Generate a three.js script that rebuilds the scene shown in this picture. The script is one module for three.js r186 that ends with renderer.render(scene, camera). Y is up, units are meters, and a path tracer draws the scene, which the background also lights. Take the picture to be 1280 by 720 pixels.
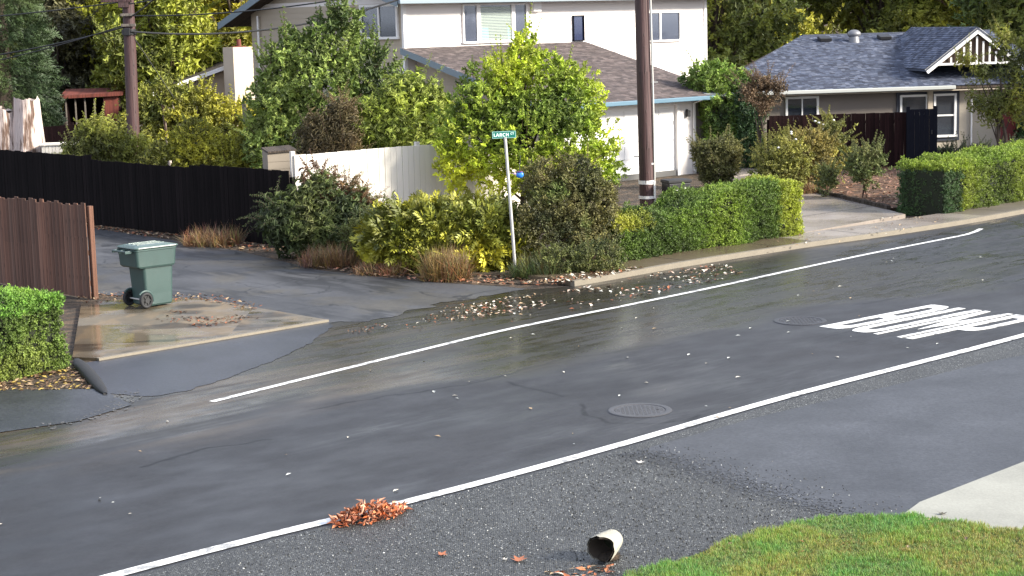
import * as THREE from 'three';
import { mergeGeometries, mergeVertices } from 'three/addons/utils/BufferGeometryUtils.js';
import { RoundedBoxGeometry } from 'three/addons/geometries/RoundedBoxGeometry.js';

// ---------------------------------------------------------------- camera, sky, sun, exposure
const W = 1024, Hpx = 576;
const scene = new THREE.Scene();
const camera = new THREE.PerspectiveCamera(2 * Math.atan(360 / 2200) * 180 / Math.PI, W / Hpx, 0.1, 900);
camera.position.set(0, 4.8, 0);
camera.rotation.set(-Math.atan(330 / 2200), 0, -1.5 * Math.PI / 180, 'YXZ');
const renderer = new THREE.WebGLRenderer({ antialias: true });
renderer.setSize(W, Hpx);
renderer.toneMapping = THREE.LinearToneMapping;
renderer.toneMappingExposure = 2.15;
renderer.shadowMap.enabled = true;

const SUN_AZ = 71 * Math.PI / 180, SUN_EL = 25 * Math.PI / 180;   // from behind the camera, to the right
const sunDir = new THREE.Vector3(Math.sin(SUN_AZ) * Math.cos(SUN_EL), Math.sin(SUN_EL), Math.cos(SUN_AZ) * Math.cos(SUN_EL));
const sun = new THREE.DirectionalLight(new THREE.Color().setRGB(1, 0.93, 0.82), 4.7);
sun.name = 'sun';
sun.position.copy(sunDir).multiplyScalar(120).add(new THREE.Vector3(2, 0, -40));
sun.target.position.set(2, 0, -40);
sun.castShadow = true; sun.shadow.radius = 17;
Object.assign(sun.shadow.camera, { left: -60, right: 60, top: 60, bottom: -60, near: 1, far: 300 });
sun.shadow.mapSize.set(4096, 4096);
scene.add(sun, sun.target);

// ---------------------------------------------------------------- random, noise, textures
let seed = 7;
function rnd() { seed = (seed + 0x6d2b79f5) | 0; let t = Math.imul(seed ^ (seed >>> 15), 1 | seed); t = (t + Math.imul(t ^ (t >>> 7), 61 | t)) ^ t; return ((t ^ (t >>> 14)) >>> 0) / 4294967296; }
const rr = (a, b) => a + (b - a) * rnd();
const lerp = (a, b, t) => a + (b - a) * t;
const clamp = (x, a = 0, b = 1) => Math.min(b, Math.max(a, x));
const ss = (a, b, x) => { const t = clamp((x - a) / (b - a)); return t * t * (3 - 2 * t); };
function hash(x, y, z = 0) { let h = Math.imul(x, 374761393) ^ Math.imul(y, 668265263) ^ Math.imul(z, 2147483647 - 61); h = Math.imul(h ^ (h >>> 13), 1274126177); return ((h ^ (h >>> 16)) >>> 0) / 4294967296; }
function n2(x, y, px = 0, py = px) {                        // value noise, periodic when px > 0
  const xi = Math.floor(x), yi = Math.floor(y), f = x - xi, g = y - yi, u = f * f * (3 - 2 * f), v = g * g * (3 - 2 * g);
  const m = (a, p) => (p ? ((a % p) + p) % p : a);
  const x0 = m(xi, px), x1 = m(xi + 1, px), y0 = m(yi, py), y1 = m(yi + 1, py);
  return lerp(lerp(hash(x0, y0), hash(x1, y0), u), lerp(hash(x0, y1), hash(x1, y1), u), v);
}
function n3(x, y, z) {
  const xi = Math.floor(x), yi = Math.floor(y), zi = Math.floor(z), f = x - xi, g = y - yi, h = z - zi;
  const u = f * f * (3 - 2 * f), v = g * g * (3 - 2 * g), w = h * h * (3 - 2 * h);
  const q = (k) => lerp(lerp(hash(xi, yi, k), hash(xi + 1, yi, k), u), lerp(hash(xi, yi + 1, k), hash(xi + 1, yi + 1, k), u), v);
  return lerp(q(zi), q(zi + 1), w);
}
function fbm(x, y, o = 4, p = 0) { let s = 0, a = 0.5, t = 0; for (let i = 0; i < o; i++) { s += a * n2(x + i * 17, y + i * 31, p); t += a; a *= 0.5; x *= 2; y *= 2; p *= 2; } return s / t; }
const enc = (l) => Math.round(255 * (l <= 0.0031308 ? 12.92 * clamp(l) : 1.055 * Math.pow(clamp(l), 1 / 2.4) - 0.055));
function tex(w, h, fn, color = true, repeat) {              // fn(u, v) gives [r, g, b] linear, or one number
  const data = new Uint8Array(w * h * 4);
  for (let j = 0; j < h; j++) for (let i = 0; i < w; i++) {
    const c = fn((i + 0.5) / w, (j + 0.5) / h), o = (j * w + i) * 4;
    if (color) { data[o] = enc(c[0]); data[o + 1] = enc(c[1]); data[o + 2] = enc(c[2]); } else data[o] = data[o + 1] = data[o + 2] = Math.round(255 * clamp(c));
    data[o + 3] = 255;
  }
  const t = new THREE.DataTexture(data, w, h, THREE.RGBAFormat);
  t.wrapS = t.wrapT = THREE.RepeatWrapping; t.magFilter = THREE.LinearFilter; t.minFilter = THREE.LinearMipmapLinearFilter; t.generateMipmaps = true;
  if (color) t.colorSpace = THREE.SRGBColorSpace;
  if (repeat) t.repeat.set(...repeat);
  t.needsUpdate = true;
  return t;
}
// sky: pale broken cloud over blue, brighter towards the horizon
{
  const w = 1024, h = 512, data = new Float32Array(w * h * 4);
  for (let j = 0; j < h; j++) for (let i = 0; i < w; i++) {
    const th = ((i + 0.5) / w - 0.5) * 2 * Math.PI, el = ((j + 0.5) / h - 0.5) * Math.PI;
    const x = Math.cos(th) * Math.cos(el), y = Math.sin(el), z = Math.sin(th) * Math.cos(el), up = Math.max(y, 0);
    const k = Math.pow(1 - up, 2.2);
    let c = [lerp(0.27, 0.66, k), lerp(0.34, 0.71, k), lerp(0.52, 0.82, k)];
    const q = 1 / (up + 0.22), cl = ss(0.44, 0.66, fbm(x * q * 2.2 + 9, z * q * 2.2 + 4, 5)) * ss(0, 0.12, up);
    const shade = lerp(0.62, 0.98, fbm(x * q * 5 + 3, z * q * 5, 3));
    c = c.map((v, n) => lerp(v, shade * [0.92, 0.95, 1.0][n], cl * 0.8));
    const s = Math.max(0, x * sunDir.x + y * sunDir.y + z * sunDir.z), glow = 0.6 * Math.pow(s, 24) + 0.2 * Math.pow(s, 4);
    const o = (j * w + i) * 4;
    for (let n = 0; n < 3; n++) data[o + n] = (c[n] + glow * [1, 0.93, 0.8][n]) * (y < 0 ? 0.35 : 1);
    data[o + 3] = 1;
  }
  const t = new THREE.DataTexture(data, w, h, THREE.RGBAFormat, THREE.FloatType);
  t.mapping = THREE.EquirectangularReflectionMapping; t.colorSpace = THREE.LinearSRGBColorSpace; t.magFilter = THREE.LinearFilter; t.needsUpdate = true;
  scene.background = t; scene.environment = t;
}
scene.backgroundIntensity = 1.08; scene.environmentIntensity = 1.08;

// ---------------------------------------------------------------- object helpers
const used = new Map();
function numbered(n) { const k = used.get(n) ?? 0; used.set(n, k + 1); return k ? n + '_' + String(k).padStart(3, '0') : n; }
const V = (x, d, y = 0) => new THREE.Vector3(x, y, -d);      // metres: right, forward of the camera's foot, up
const shadow = (m) => { m.castShadow = true; m.receiveShadow = true; return m; };
function mesh(name, geo, mat, parent = scene) {
  if (Array.isArray(geo)) geo = mergeGeometries(geo.map((g) => { const f = g.index ? g.toNonIndexed() : g; for (const k of Object.keys(f.attributes)) if (!['position', 'normal', 'uv', 'color'].includes(k)) f.deleteAttribute(k); return f; }));
  const m = shadow(new THREE.Mesh(geo, mat)); m.name = parent === scene ? numbered(name) : name; parent.add(m); return m;
}
function thing(name, label, category, [x, d, y = 0] = [0, 0, 0], turn = 0, group) {
  const o = new THREE.Group(); o.name = numbered(name); o.position.set(x, y, -d); o.rotation.y = turn;
  o.userData = { label, category }; if (group) o.userData.group = group; scene.add(o); return o;
}
function tag(o, label, category, group, kind) { Object.assign(o.userData, { label, category }); if (group) o.userData.group = group; if (kind) o.userData.kind = kind; return o; }
const structure = (o, label, category) => { o.userData.kind = 'structure'; if (label) Object.assign(o.userData, { label, category }); return o; };
function bx(w, h, l, x = 0, y = 0, z = 0, rot) { const g = new THREE.BoxGeometry(w, h, l); if (rot) g.applyMatrix4(new THREE.Matrix4().makeRotationFromEuler(new THREE.Euler(...rot))); g.translate(x, y, z); return g; }
function rbx(w, h, l, r, x = 0, y = 0, z = 0) { const g = new RoundedBoxGeometry(w, h, l, 2, r); g.translate(x, y, z); return g; }
function tube(pts, radii, sides = 8, cap = false) {          // tapered tube through Vector3 points
  const pos = [], uv = [], idx = [], n = pts.length, T = new THREE.Vector3(), A = new THREE.Vector3(), B = new THREE.Vector3(), ref = new THREE.Vector3(0.31, 0.11, 0.94);
  let len = 0;
  for (let i = 0; i < n; i++) {
    T.subVectors(pts[Math.min(i + 1, n - 1)], pts[Math.max(i - 1, 0)]).normalize();
    A.crossVectors(T, ref).normalize(); B.crossVectors(T, A);
    if (i) len += pts[i].distanceTo(pts[i - 1]);
    const r = Array.isArray(radii) ? radii[i] : radii;
    for (let k = 0; k <= sides; k++) { const a = k / sides * 2 * Math.PI, c = Math.cos(a) * r, s = Math.sin(a) * r; pos.push(pts[i].x + A.x * c + B.x * s, pts[i].y + A.y * c + B.y * s, pts[i].z + A.z * c + B.z * s); uv.push(k / sides * 2 * Math.PI * (Array.isArray(radii) ? radii[0] : radii), len); }
  }
  for (let i = 0; i < n - 1; i++) for (let k = 0; k < sides; k++) { const a = i * (sides + 1) + k, b = a + sides + 1; idx.push(a, b, a + 1, b, b + 1, a + 1); }
  if (cap) for (const i of [0, n - 1]) { pos.push(pts[i].x, pts[i].y, pts[i].z); uv.push(0, 0); const c = pos.length / 3 - 1; for (let k = 0; k < sides; k++) { const a = i * (sides + 1) + k; i ? idx.push(c, a, a + 1) : idx.push(c, a + 1, a); } }
  const g = new THREE.BufferGeometry(); g.setAttribute('position', new THREE.Float32BufferAttribute(pos, 3)); g.setAttribute('uv', new THREE.Float32BufferAttribute(uv, 2)); g.setIndex(idx); g.computeVertexNormals(); return g;
}
function sheet(pts, y, thick = 0) {                          // flat ground polygon from [x, d] points, uv in metres
  let P = pts.map(([x, d]) => new THREE.Vector2(x, d));
  if (THREE.ShapeUtils.isClockWise(P)) P = P.reverse();
  const tri = THREE.ShapeUtils.triangulateShape(P, []), pos = [], uv = [], idx = [];
  for (const p of P) { pos.push(p.x, y, -p.y); uv.push(p.x, p.y); }
  for (const t of tri) idx.push(...t);
  if (thick) P.forEach((p, i) => { const q = P[(i + 1) % P.length], b = pos.length / 3, L = p.distanceTo(q); pos.push(p.x, y, -p.y, q.x, y, -q.y, q.x, y - thick, -q.y, p.x, y - thick, -p.y); uv.push(0, 0, L, 0, L, thick, 0, thick); idx.push(b, b + 2, b + 1, b, b + 3, b + 2); });
  let g = new THREE.BufferGeometry(); g.setAttribute('position', new THREE.Float32BufferAttribute(pos, 3)); g.setAttribute('uv', new THREE.Float32BufferAttribute(uv, 2)); g.setIndex(idx);
  g = g.toNonIndexed(); g.computeVertexNormals(); return g;
}
function smooth(pts, n) { return new THREE.CatmullRomCurve3(pts.map(([x, d]) => new THREE.Vector3(x, 0, d))).getSpacedPoints(n).map((p) => [p.x, p.z]); }
function strip(pts, w0, w1) {                                // polygon of a band along a polyline: w0 to the left, w1 to the right
  const L = [], R = [];
  pts.forEach((p, i) => { const a = pts[Math.max(i - 1, 0)], b = pts[Math.min(i + 1, pts.length - 1)], dx = b[0] - a[0], dd = b[1] - a[1], l = Math.hypot(dx, dd); L.push([p[0] - dd / l * w0, p[1] + dx / l * w0]); R.push([p[0] + dd / l * w1, p[1] - dx / l * w1]); });
  return L.concat(R.reverse());
}
const inside = (x, d, P) => { let c = false; for (let i = 0, j = P.length - 1; i < P.length; j = i++) if ((P[i][1] > d) !== (P[j][1] > d) && x < (P[j][0] - P[i][0]) * (d - P[i][1]) / (P[j][1] - P[i][1]) + P[i][0]) c = !c; return c; };
function uvAB(g, fn) { const p = g.attributes.position, uv = g.attributes.uv; for (let i = 0; i < p.count; i++) uv.setXY(i, ...fn(p.getX(i), -p.getZ(i))); return g; }
const col = (r, g, b) => new THREE.Color().setRGB(r, g, b);
const std = (c, roughness = 0.8, extra = {}) => new THREE.MeshStandardMaterial({ color: Array.isArray(c) ? col(...c) : c, roughness, ...extra });
// ---------------------------------------------------------------- materials
const bumpFine = tex(512, 512, (u, v) => 0.6 * n2(u * 128, v * 128, 128) + 0.4 * n2(u * 48, v * 48, 48), false, [1 / 1.6, 1 / 1.6]);
const bumpChip = tex(1024, 1024, (u, v) => {               // stone chips: distance to scattered points
  const N = 90, x = u * N, y = v * N, xi = Math.floor(x), yi = Math.floor(y); let m = 9;
  for (let a = -1; a < 2; a++) for (let b = -1; b < 2; b++) { const cx = (xi + a + N) % N, cy = (yi + b + N) % N, dx = xi + a + 0.2 + 0.6 * hash(cx, cy, 3) - x, dy = yi + b + 0.2 + 0.6 * hash(cx, cy, 4) - y; m = Math.min(m, Math.hypot(dx, dy) / (0.45 + 0.3 * hash(cx, cy, 5))); }
  return clamp(1 - m * m);
}, false, [1 / 1.7, 1 / 1.7]);
const ER = [0.72, 0.694], NR = [-0.694, 0.72];               // along and across the road
const toAB = (x, d) => [x * ER[0] + d * ER[1], x * NR[0] + d * NR[1]];
const roadUV = (x, d) => { const [a, b] = toAB(x, d); return [(a + 4) / 48, (b - 10) / 16]; };
const cracks = [[[-4.2, 19.2], [-3.6, 20.0], [-2.9, 20.3]], [[-0.1, 23.4], [0.25, 22.9], [0.6, 22.4]], [[0.82, 21.9], [0.85, 21.3], [1.1, 20.75], [1.6, 20.6], [2.1, 20.75], [2.25, 21.1]], [[2.0, 27.0], [3.0, 27.8], [4.6, 29.4], [6.5, 30.3], [9.5, 32.6]], [[5.6, 28.9], [7.4, 30.2], [9.4, 31.3], [11.2, 33.4]], [[-2.6, 22.0], [-0.6, 23.3], [0.7, 24.9], [2.2, 25.8]]];
const segD = (x, y, a, b) => { const vx = b[0] - a[0], vy = b[1] - a[1], t = clamp(((x - a[0]) * vx + (y - a[1]) * vy) / (vx * vx + vy * vy)); return Math.hypot(x - a[0] - t * vx, y - a[1] - t * vy); };
function roadState(u, v) {
  const a = u * 48 - 4, b = v * 16 + 10, x = a * ER[0] + b * NR[0], d = a * ER[1] + b * NR[1];
  const big = fbm(a * 0.35 + 5, b * 0.5, 4), streak = fbm(a * 0.55 + big, b * 4.2, 4), fine = fbm(a * 5, b * 9, 3);
  const edge = 17.1 + 1.3 * (fbm(a * 0.3 + 50, 3, 3) - 0.5) * 2 + 0.05 * (18 - a);
  const wet = ss(edge - 0.35, edge + 0.55, b + 0.9 * (streak - 0.5)) * ss(34, 25, a + 0.25 * (b - 20)) * ss(2, 8, a);
  const s2 = fbm(a * 0.8 + 3 * big + 20, b * 5.5, 4);
  let line = Math.max(ss(0.12, 0.03, Math.abs(s2 - 0.5)), 0.8 * ss(0.05, 0.02, Math.abs(streak - 0.47))) * ss(0.44, 0.6, fbm(a * 0.22 + 9, b * 0.4 + 2, 3) + 0.16 * ss(22, 32, a) - 0.05) * (0.5 + ss(20, 30, a) * 0.6);
  let crack = 0; const jx = x + 0.1 * (fbm(x * 3, d * 3, 3) - 0.5), jd = d + 0.24 * (fbm(x * 3 + 40, d * 3, 3) - 0.5);
  for (const c of cracks) for (let i = 0; i + 1 < c.length; i++) crack = Math.max(crack, 1 - ss(0.012, 0.045, segD(jx, jd, c[i], c[i + 1])));
  return { a, b, x, d, big, streak, fine, wet, line, crack };
}
const roadStates = new Map();
const roadMap = tex(2048, 1024, (u, v) => {
  const s = roadState(u, v), g = 0.031 * (0.66 + 0.68 * s.big) * (0.85 + 0.3 * s.fine);
  let c = [g * 0.98, g, g * 1.08];
  const br = 0.7 + 0.7 * fbm(s.a * 0.8, s.b * 2.5 + 7, 4);
  c = c.map((q, i) => lerp(q, [0.02, 0.017, 0.011][i] * br, s.wet * 0.8));
  const silt = (0.25 + 0.75 * s.wet) * ss(0.46, 0.68, fbm(s.a * 0.6 + 3, s.b * 2 + 30, 5)) * ss(21, 13, s.a) * ss(16.6, 18, s.b);
  c = c.map((q, i) => lerp(q, [0.12, 0.085, 0.05][i], silt * 0.42));
  const k = (1 - 0.62 * clamp(s.line)) * (1 - 0.6 * s.crack) * (0.82 + 0.36 * hash(Math.floor(u * 2048), Math.floor(v * 1024))) * (0.86 + 0.28 * fbm(s.a * 2.1 + 70, s.b * 3.4, 4));
  return c.map((q) => q * k);
});
const roadRough = tex(1024, 512, (u, v) => { const s = roadState(u, v); return clamp(lerp(0.5 + 0.34 * (fbm(s.a * 1.3 + 33, s.b * 2.6, 4) - 0.5) + 0.3 * (s.big - 0.5) - 0.22 * clamp(s.line), 0.13 + 0.55 * Math.abs(s.streak - 0.5) + 0.16 * s.fine, s.wet)); }, false);
const M = {};
M.road = new THREE.MeshPhysicalMaterial({ color: 0xffffff, roughness: 1, ior: 1.33, map: roadMap, roughnessMap: roadRough, bumpMap: bumpFine, bumpScale: 0.0014 });
const coarse = tex(1024, 1024, (u, v) => {
  const c = n2(u * 260, v * 260, 260), g = fbm(u * 6, v * 6, 4, 6), w = hash(Math.floor(u * 330), Math.floor(v * 330), 8);
  let q = 0.045 * (0.35 + 1.4 * c) * (0.75 + 0.5 * g);
  if (w > 0.966) q = 0.10 + 0.3 * hash(Math.floor(u * 330), Math.floor(v * 330), 2); else if (w > 0.9) q *= 2.1;
  return [q * 0.98, q * 1.0, q * 0.95];
}, true, [1 / 4, 1 / 4]);
M.gravelly = std(0xffffff, 0.5, { map: coarse, bumpMap: bumpChip, bumpScale: 0.006 });
const smoothMap = tex(1024, 1024, (u, v) => { const g = 0.036 * (0.4 + 1.2 * fbm(u * 9, v * 9, 5, 9)), w = n2(u * 300, v * 300, 300); return [g * 0.95 * (0.6 + 0.8 * w), g * (0.6 + 0.8 * w), g * 1.12 * (0.6 + 0.8 * w)]; }, true, [1 / 7, 1 / 7]);
M.blacktop = std(0xffffff, 0.42, { map: smoothMap, bumpMap: bumpFine, bumpScale: 0.0016 });
M.seal = std([0.6, 0.6, 0.68], 0.36, { map: smoothMap, bumpMap: bumpFine, bumpScale: 0.001 });
const alleyMap = tex(1024, 1024, (u, v) => {
  const x = u * 18 - 13, d = v * 18 + 28, s = (x - d) * 0.707, t = (x + d) * 0.707, g = fbm(s * 0.5, t * 1.3, 5), st = fbm(s * 0.7 + 4, t * 4 + g * 2, 4);
  let q = 0.06 * (0.45 + 1.0 * g) * (0.85 + 0.3 * n2(u * 300, v * 300));
  let dk = ss(0.16, 0.04, Math.abs(st - 0.5)) * ss(0.45, 0.65, fbm(s * 0.4, t * 0.7 + 20, 3)) * 0.6;
  const br = ss(0.5, 0.7, fbm(x * 0.9, d * 0.9 + 7, 4));
  const ck = Math.min(Math.abs(fbm(s * 0.35 + 11, t * 0.8 + 3, 5) - 0.5), 0.6 * Math.abs(fbm(s * 0.5 + 31, t * 0.5 + 9, 5) - 0.47)); dk = Math.max(dk, 0.75 * ss(0.009, 0.002, ck)); return [q * (1 - dk) * lerp(1, 1.1, br), q * (1 - dk), q * (1 - dk) * lerp(1.02, 0.8, br)];
});
M.alley = std(0xffffff, 0.55, { map: alleyMap, bumpMap: bumpFine, bumpScale: 0.003 });
const conc = tex(1024, 1024, (u, v) => { const g = fbm(u * 5, v * 5, 6, 5), s = n2(u * 200, v * 200, 200), d = ss(0.5, 0.72, fbm(u * 3 + 7, v * 3, 5, 3)); const q = (0.8 + 0.4 * g) * (0.92 + 0.16 * s) * (1 - 0.35 * d); return [q * 0.72, q * 0.71, q * 0.69]; }, true, [1 / 3, 1 / 3]);
const concR = tex(512, 512, (u, v) => 0.18 + 0.7 * fbm(u * 4, v * 4, 5, 4), false, [1 / 4, 1 / 4]);
M.sidewalk = std([0.2, 0.17, 0.14], 0.8, { map: conc, roughnessMap: concR, bumpMap: bumpFine, bumpScale: 0.001 });
M.wetwalk = std([0.16, 0.125, 0.085], 0.6, { map: conc, roughnessMap: concR, bumpMap: bumpFine, bumpScale: 0.001 });
M.drive = std([0.4, 0.35, 0.31], 0.5, { map: conc, roughnessMap: concR, bumpMap: bumpFine, bumpScale: 0.001 });
M.pad = std(0xffffff, 0.75, { map: tex(512, 512, (u, v) => { const g = fbm(u * 7, v * 7, 5, 7), d = ss(0.52, 0.7, fbm(u * 4 + 3, v * 9, 5)), e = ss(0.5, 0.66, fbm(u * 12, v * 5 + 7, 4)); const k = (0.65 + 0.7 * g) * (1 - 0.6 * d); return [lerp(0.165, 0.12, e) * k, lerp(0.125, 0.1, e) * k, lerp(0.078, 0.07, e) * k]; }, true, [1 / 4.5, 1 / 4.5]), roughnessMap: tex(256, 256, (u, v) => 0.1 + 0.9 * ss(0.35, 0.7, fbm(u * 4, v * 6, 5)), false, [1 / 4.5, 1 / 4.5]), bumpMap: bumpFine, bumpScale: 0.0008 });
M.curb = std([0.27, 0.235, 0.18], 0.6, { map: conc, bumpMap: bumpFine, bumpScale: 0.002 });
M.slab = std([0.4, 0.4, 0.35], 0.75, { map: conc, bumpMap: bumpFine, bumpScale: 0.001 });
M.oldcurb = std([0.16, 0.16, 0.16], 0.6, { map: conc, bumpMap: bumpFine, bumpScale: 0.002 });
const dirtMap = tex(1024, 1024, (u, v) => { const g = fbm(u * 8, v * 8, 6, 8), s = n2(u * 170, v * 170, 170), b = ss(0.45, 0.7, fbm(u * 22, v * 22, 3, 22)); const q = (0.5 + 0.8 * g) * (0.7 + 0.6 * s); return [lerp(0.055, 0.13, b) * q, lerp(0.04, 0.085, b) * q, lerp(0.026, 0.05, b) * q]; }, true, [1 / 3, 1 / 3]);
M.dirt = std(0xffffff, 0.95, { map: dirtMap, bumpMap: bumpChip, bumpScale: 0.01 });
M.mulch = std([1.9, 1.45, 1.3], 0.95, { map: dirtMap, bumpMap: bumpChip, bumpScale: 0.012 });
M.lawnsoil = std([0.07, 0.115, 0.022], 0.95, { bumpMap: bumpChip, bumpScale: 0.01 });
M.paint = std([0.82, 0.82, 0.8], 0.55, { map: tex(512, 512, (u, v) => { const q = 0.74 + 0.26 * n2(u * 160, v * 160, 160) - 0.5 * ss(0.58, 0.74, fbm(u * 14, v * 14, 5, 14)); return [q, q, q * 0.99]; }, true, [1 / 1.5, 1 / 1.5]), bumpMap: bumpFine, bumpScale: 0.0015 });
const grain = tex(512, 1024, (u, v) => { const g = n2(u * 40 + 1.5 * fbm(u * 4, v * 4, 3, 4), v * 2, 0), k = fbm(u * 26, v * 0.9, 4), kn = Math.max(0, 1 - 9 * Math.hypot((u * 4 % 1) - 0.5, ((v * 3 + hash(Math.floor(u * 4), Math.floor(v * 3))) % 1) - 0.5)); const q = (0.45 + 0.7 * g) * (0.45 + 1.05 * k) * (1 - 0.7 * kn); return [q, q, q]; }, true, [1 / 0.6, 1 / 1.8]);
M.redwood = [[0.85, 0], [1.05, 0], [1.2, 0.3], [0.6, 0.1], [0.95, 0.5], [0.75, 0.2]].map(([k, g]) => std([lerp(0.2, 0.16, g) * k, lerp(0.094, 0.1, g) * k, lerp(0.058, 0.072, g) * k], 0.85, { map: grain, bumpMap: grain, bumpScale: 0.004 }));
const mattewood = (c, extra) => new THREE.MeshPhysicalMaterial({ color: col(...c), roughness: 0.95, specularIntensity: 0.25, ...extra });
M.blackwood = [0.8, 1, 1.3].map((k) => mattewood([0.009 * k, 0.0065 * k, 0.0065 * k], { map: grain, bumpMap: grain, bumpScale: 0.002 }));
M.whitewood = [0.94, 1, 1.03].map((k) => std([0.72 * k, 0.67 * k, 0.59 * k], 0.7, { bumpMap: grain, bumpScale: 0.002 }));
M.brownfence = [0.85, 1, 1.15].map((k) => mattewood([0.02 * k, 0.009 * k, 0.009 * k], { map: grain, bumpMap: grain, bumpScale: 0.002 }));
M.navy = mattewood([0.009, 0.01, 0.016], { bumpMap: grain, bumpScale: 0.001 });
M.pole = std([0.075, 0.036, 0.034], 0.6, { map: grain, bumpMap: grain, bumpScale: 0.01 });
M.oldgrey = std([0.2, 0.17, 0.14], 0.85, { map: grain, bumpMap: grain, bumpScale: 0.004 });
M.bark = std([0.075, 0.055, 0.04], 0.9, { map: grain, bumpMap: grain, bumpScale: 0.015 });
M.deadwood = std(0xffffff, 0.85, { map: tex(512, 512, (u, v) => { const g = fbm(u * 22, v * 3, 4), b = ss(0.5, 0.62, 0.65 * fbm(u * 9, v * 3.2 + 5, 6) + 0.35 * fbm(u * 30, v * 5, 3)), p = fbm(u * 3, v * 2, 3); const k = 0.75 + 0.4 * g; return [lerp(0.62, 0.14, b) * k, lerp(lerp(0.56, 0.46, p), 0.085, b) * k, lerp(lerp(0.5, 0.4, p), 0.06, b) * k]; }, true, [1 / 3.5, 1 / 3]), bumpMap: grain, bumpScale: 0.03 });
M.twig = std([0.09, 0.05, 0.035], 0.9);
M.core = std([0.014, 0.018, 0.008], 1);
const wallTex = tex(256, 256, (u, v) => { const q = 0.93 + 0.07 * fbm(u * 8, v * 8, 4, 8); return [q, q, q]; }, true, [1 / 2, 1 / 2]);
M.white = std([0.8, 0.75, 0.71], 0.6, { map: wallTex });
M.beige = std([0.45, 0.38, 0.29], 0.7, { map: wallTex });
M.dullbeige = std([0.25, 0.21, 0.16], 0.8, { map: wallTex });
M.wing = std([0.46, 0.4, 0.32], 0.9, { map: wallTex, bumpMap: bumpFine, bumpScale: 0.004 });
M.shadestucco = std([0.23, 0.195, 0.165], 0.9, { map: wallTex, bumpMap: bumpFine, bumpScale: 0.004 });  // same stucco as the wing, darkened to carry the shade on the main wall
M.door = std([0.86, 0.85, 0.83], 0.5);
M.trim = std([0.82, 0.8, 0.77], 0.5);
M.bluetrim = std([0.09, 0.17, 0.23], 0.45);
M.greytrim = std([0.2, 0.25, 0.28], 0.5);
M.shingleBrown = std(0xffffff, 0.9, { vertexColors: true, bumpMap: bumpFine, bumpScale: 0.003 });
M.glass = new THREE.MeshPhysicalMaterial({ color: col(0.9, 0.93, 0.95), roughness: 0.04, transmission: 1, thickness: 0, ior: 1.5 });
M.darkroom = std([0.035, 0.036, 0.045], 0.9);
M.purple = std([0.1, 0.1, 0.13], 0.9);
M.blind = std([0.5, 0.58, 0.5], 0.7);
M.teal = std([0.08, 0.42, 0.45], 0.6);
M.metal = std([0.42, 0.42, 0.41], 0.42, { metalness: 0.85 });
M.galv = std([0.5, 0.49, 0.46], 0.55, { metalness: 0.5 });
M.black = std([0.012, 0.012, 0.013], 0.5);
M.rubber = std([0.016, 0.016, 0.017], 0.7);
M.manhole = std([0.06, 0.06, 0.064], 0.5, { bumpMap: bumpFine, bumpScale: 0.003 });
M.iron = std([0.05, 0.05, 0.055], 0.45, { metalness: 0.4, bumpMap: bumpFine, bumpScale: 0.003 });
M.cable = std([0.02, 0.02, 0.02], 0.6);
M.cart = std([0.036, 0.068, 0.062], 0.4, { map: tex(256, 256, (u, v) => { const q = 0.85 + 0.25 * fbm(u * 6, v * 6, 5, 6); return [q, q, q]; }), bumpMap: bumpFine, bumpScale: 0.0006 });
M.red = std([0.16, 0.025, 0.025], 0.5);
M.redshed = std([0.2, 0.05, 0.032], 0.7, { map: grain });
M.leaf = new THREE.MeshPhysicalMaterial({ color: col(1.12, 1.25, 1), roughness: 0.75, transmission: 0.3, thickness: 0, side: THREE.DoubleSide });
M.leafMatte = std([1.04, 1.06, 1], 0.55, { side: THREE.DoubleSide });
M.litter = std(0xffffff, 0.7, { side: THREE.DoubleSide, vertexColors: true });

// ---------------------------------------------------------------- foliage
function leafGeo(base, dir, nrm, len, wid, fold = 0.18, droop = 0.1) {
  const s = new THREE.Vector3().crossVectors(dir, nrm).normalize(), n = new THREE.Vector3().crossVectors(s, dir).normalize();
  const at = (a, b, c) => base.clone().addScaledVector(dir, a * len).addScaledVector(s, b * wid).addScaledVector(n, c * len);
  const b = at(0, 0, 0), l = at(0.45, 0.5, fold), r = at(0.45, -0.5, fold), m = at(0.5, 0, 0.02), t = at(1, 0, -droop);
  return [b, m, l, b, r, m, l, m, t, m, r, t];
}
function rndDir() { const z = rr(-1, 1), a = rr(0, 2 * Math.PI), q = Math.sqrt(1 - z * z); return new THREE.Vector3(q * Math.cos(a), z, q * Math.sin(a)); }
function cluster(n, len, wid, { reach = 0.5, rise = 0.3, flat = 0 } = {}) {      // a sprig of n leaves around the origin, about 1 across
  const pos = [];
  for (let i = 0; i < n; i++) {
    const d = rndDir(); d.y = d.y * (1 - flat) + rise; d.normalize();
    const base = rndDir().multiplyScalar(reach * rr(0.2, 1)); base.y *= 1 - flat * 0.7;
    const nr = rndDir().multiplyScalar(0.7).add(new THREE.Vector3(0, 1, 0));
    for (const v of leafGeo(base, d, nr, len * rr(0.7, 1.25), wid * rr(0.8, 1.2))) pos.push(v.x, v.y, v.z);
  }
  const g = new THREE.BufferGeometry(); g.setAttribute('position', new THREE.Float32BufferAttribute(pos, 3)); g.computeVertexNormals(); return g;
}
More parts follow.
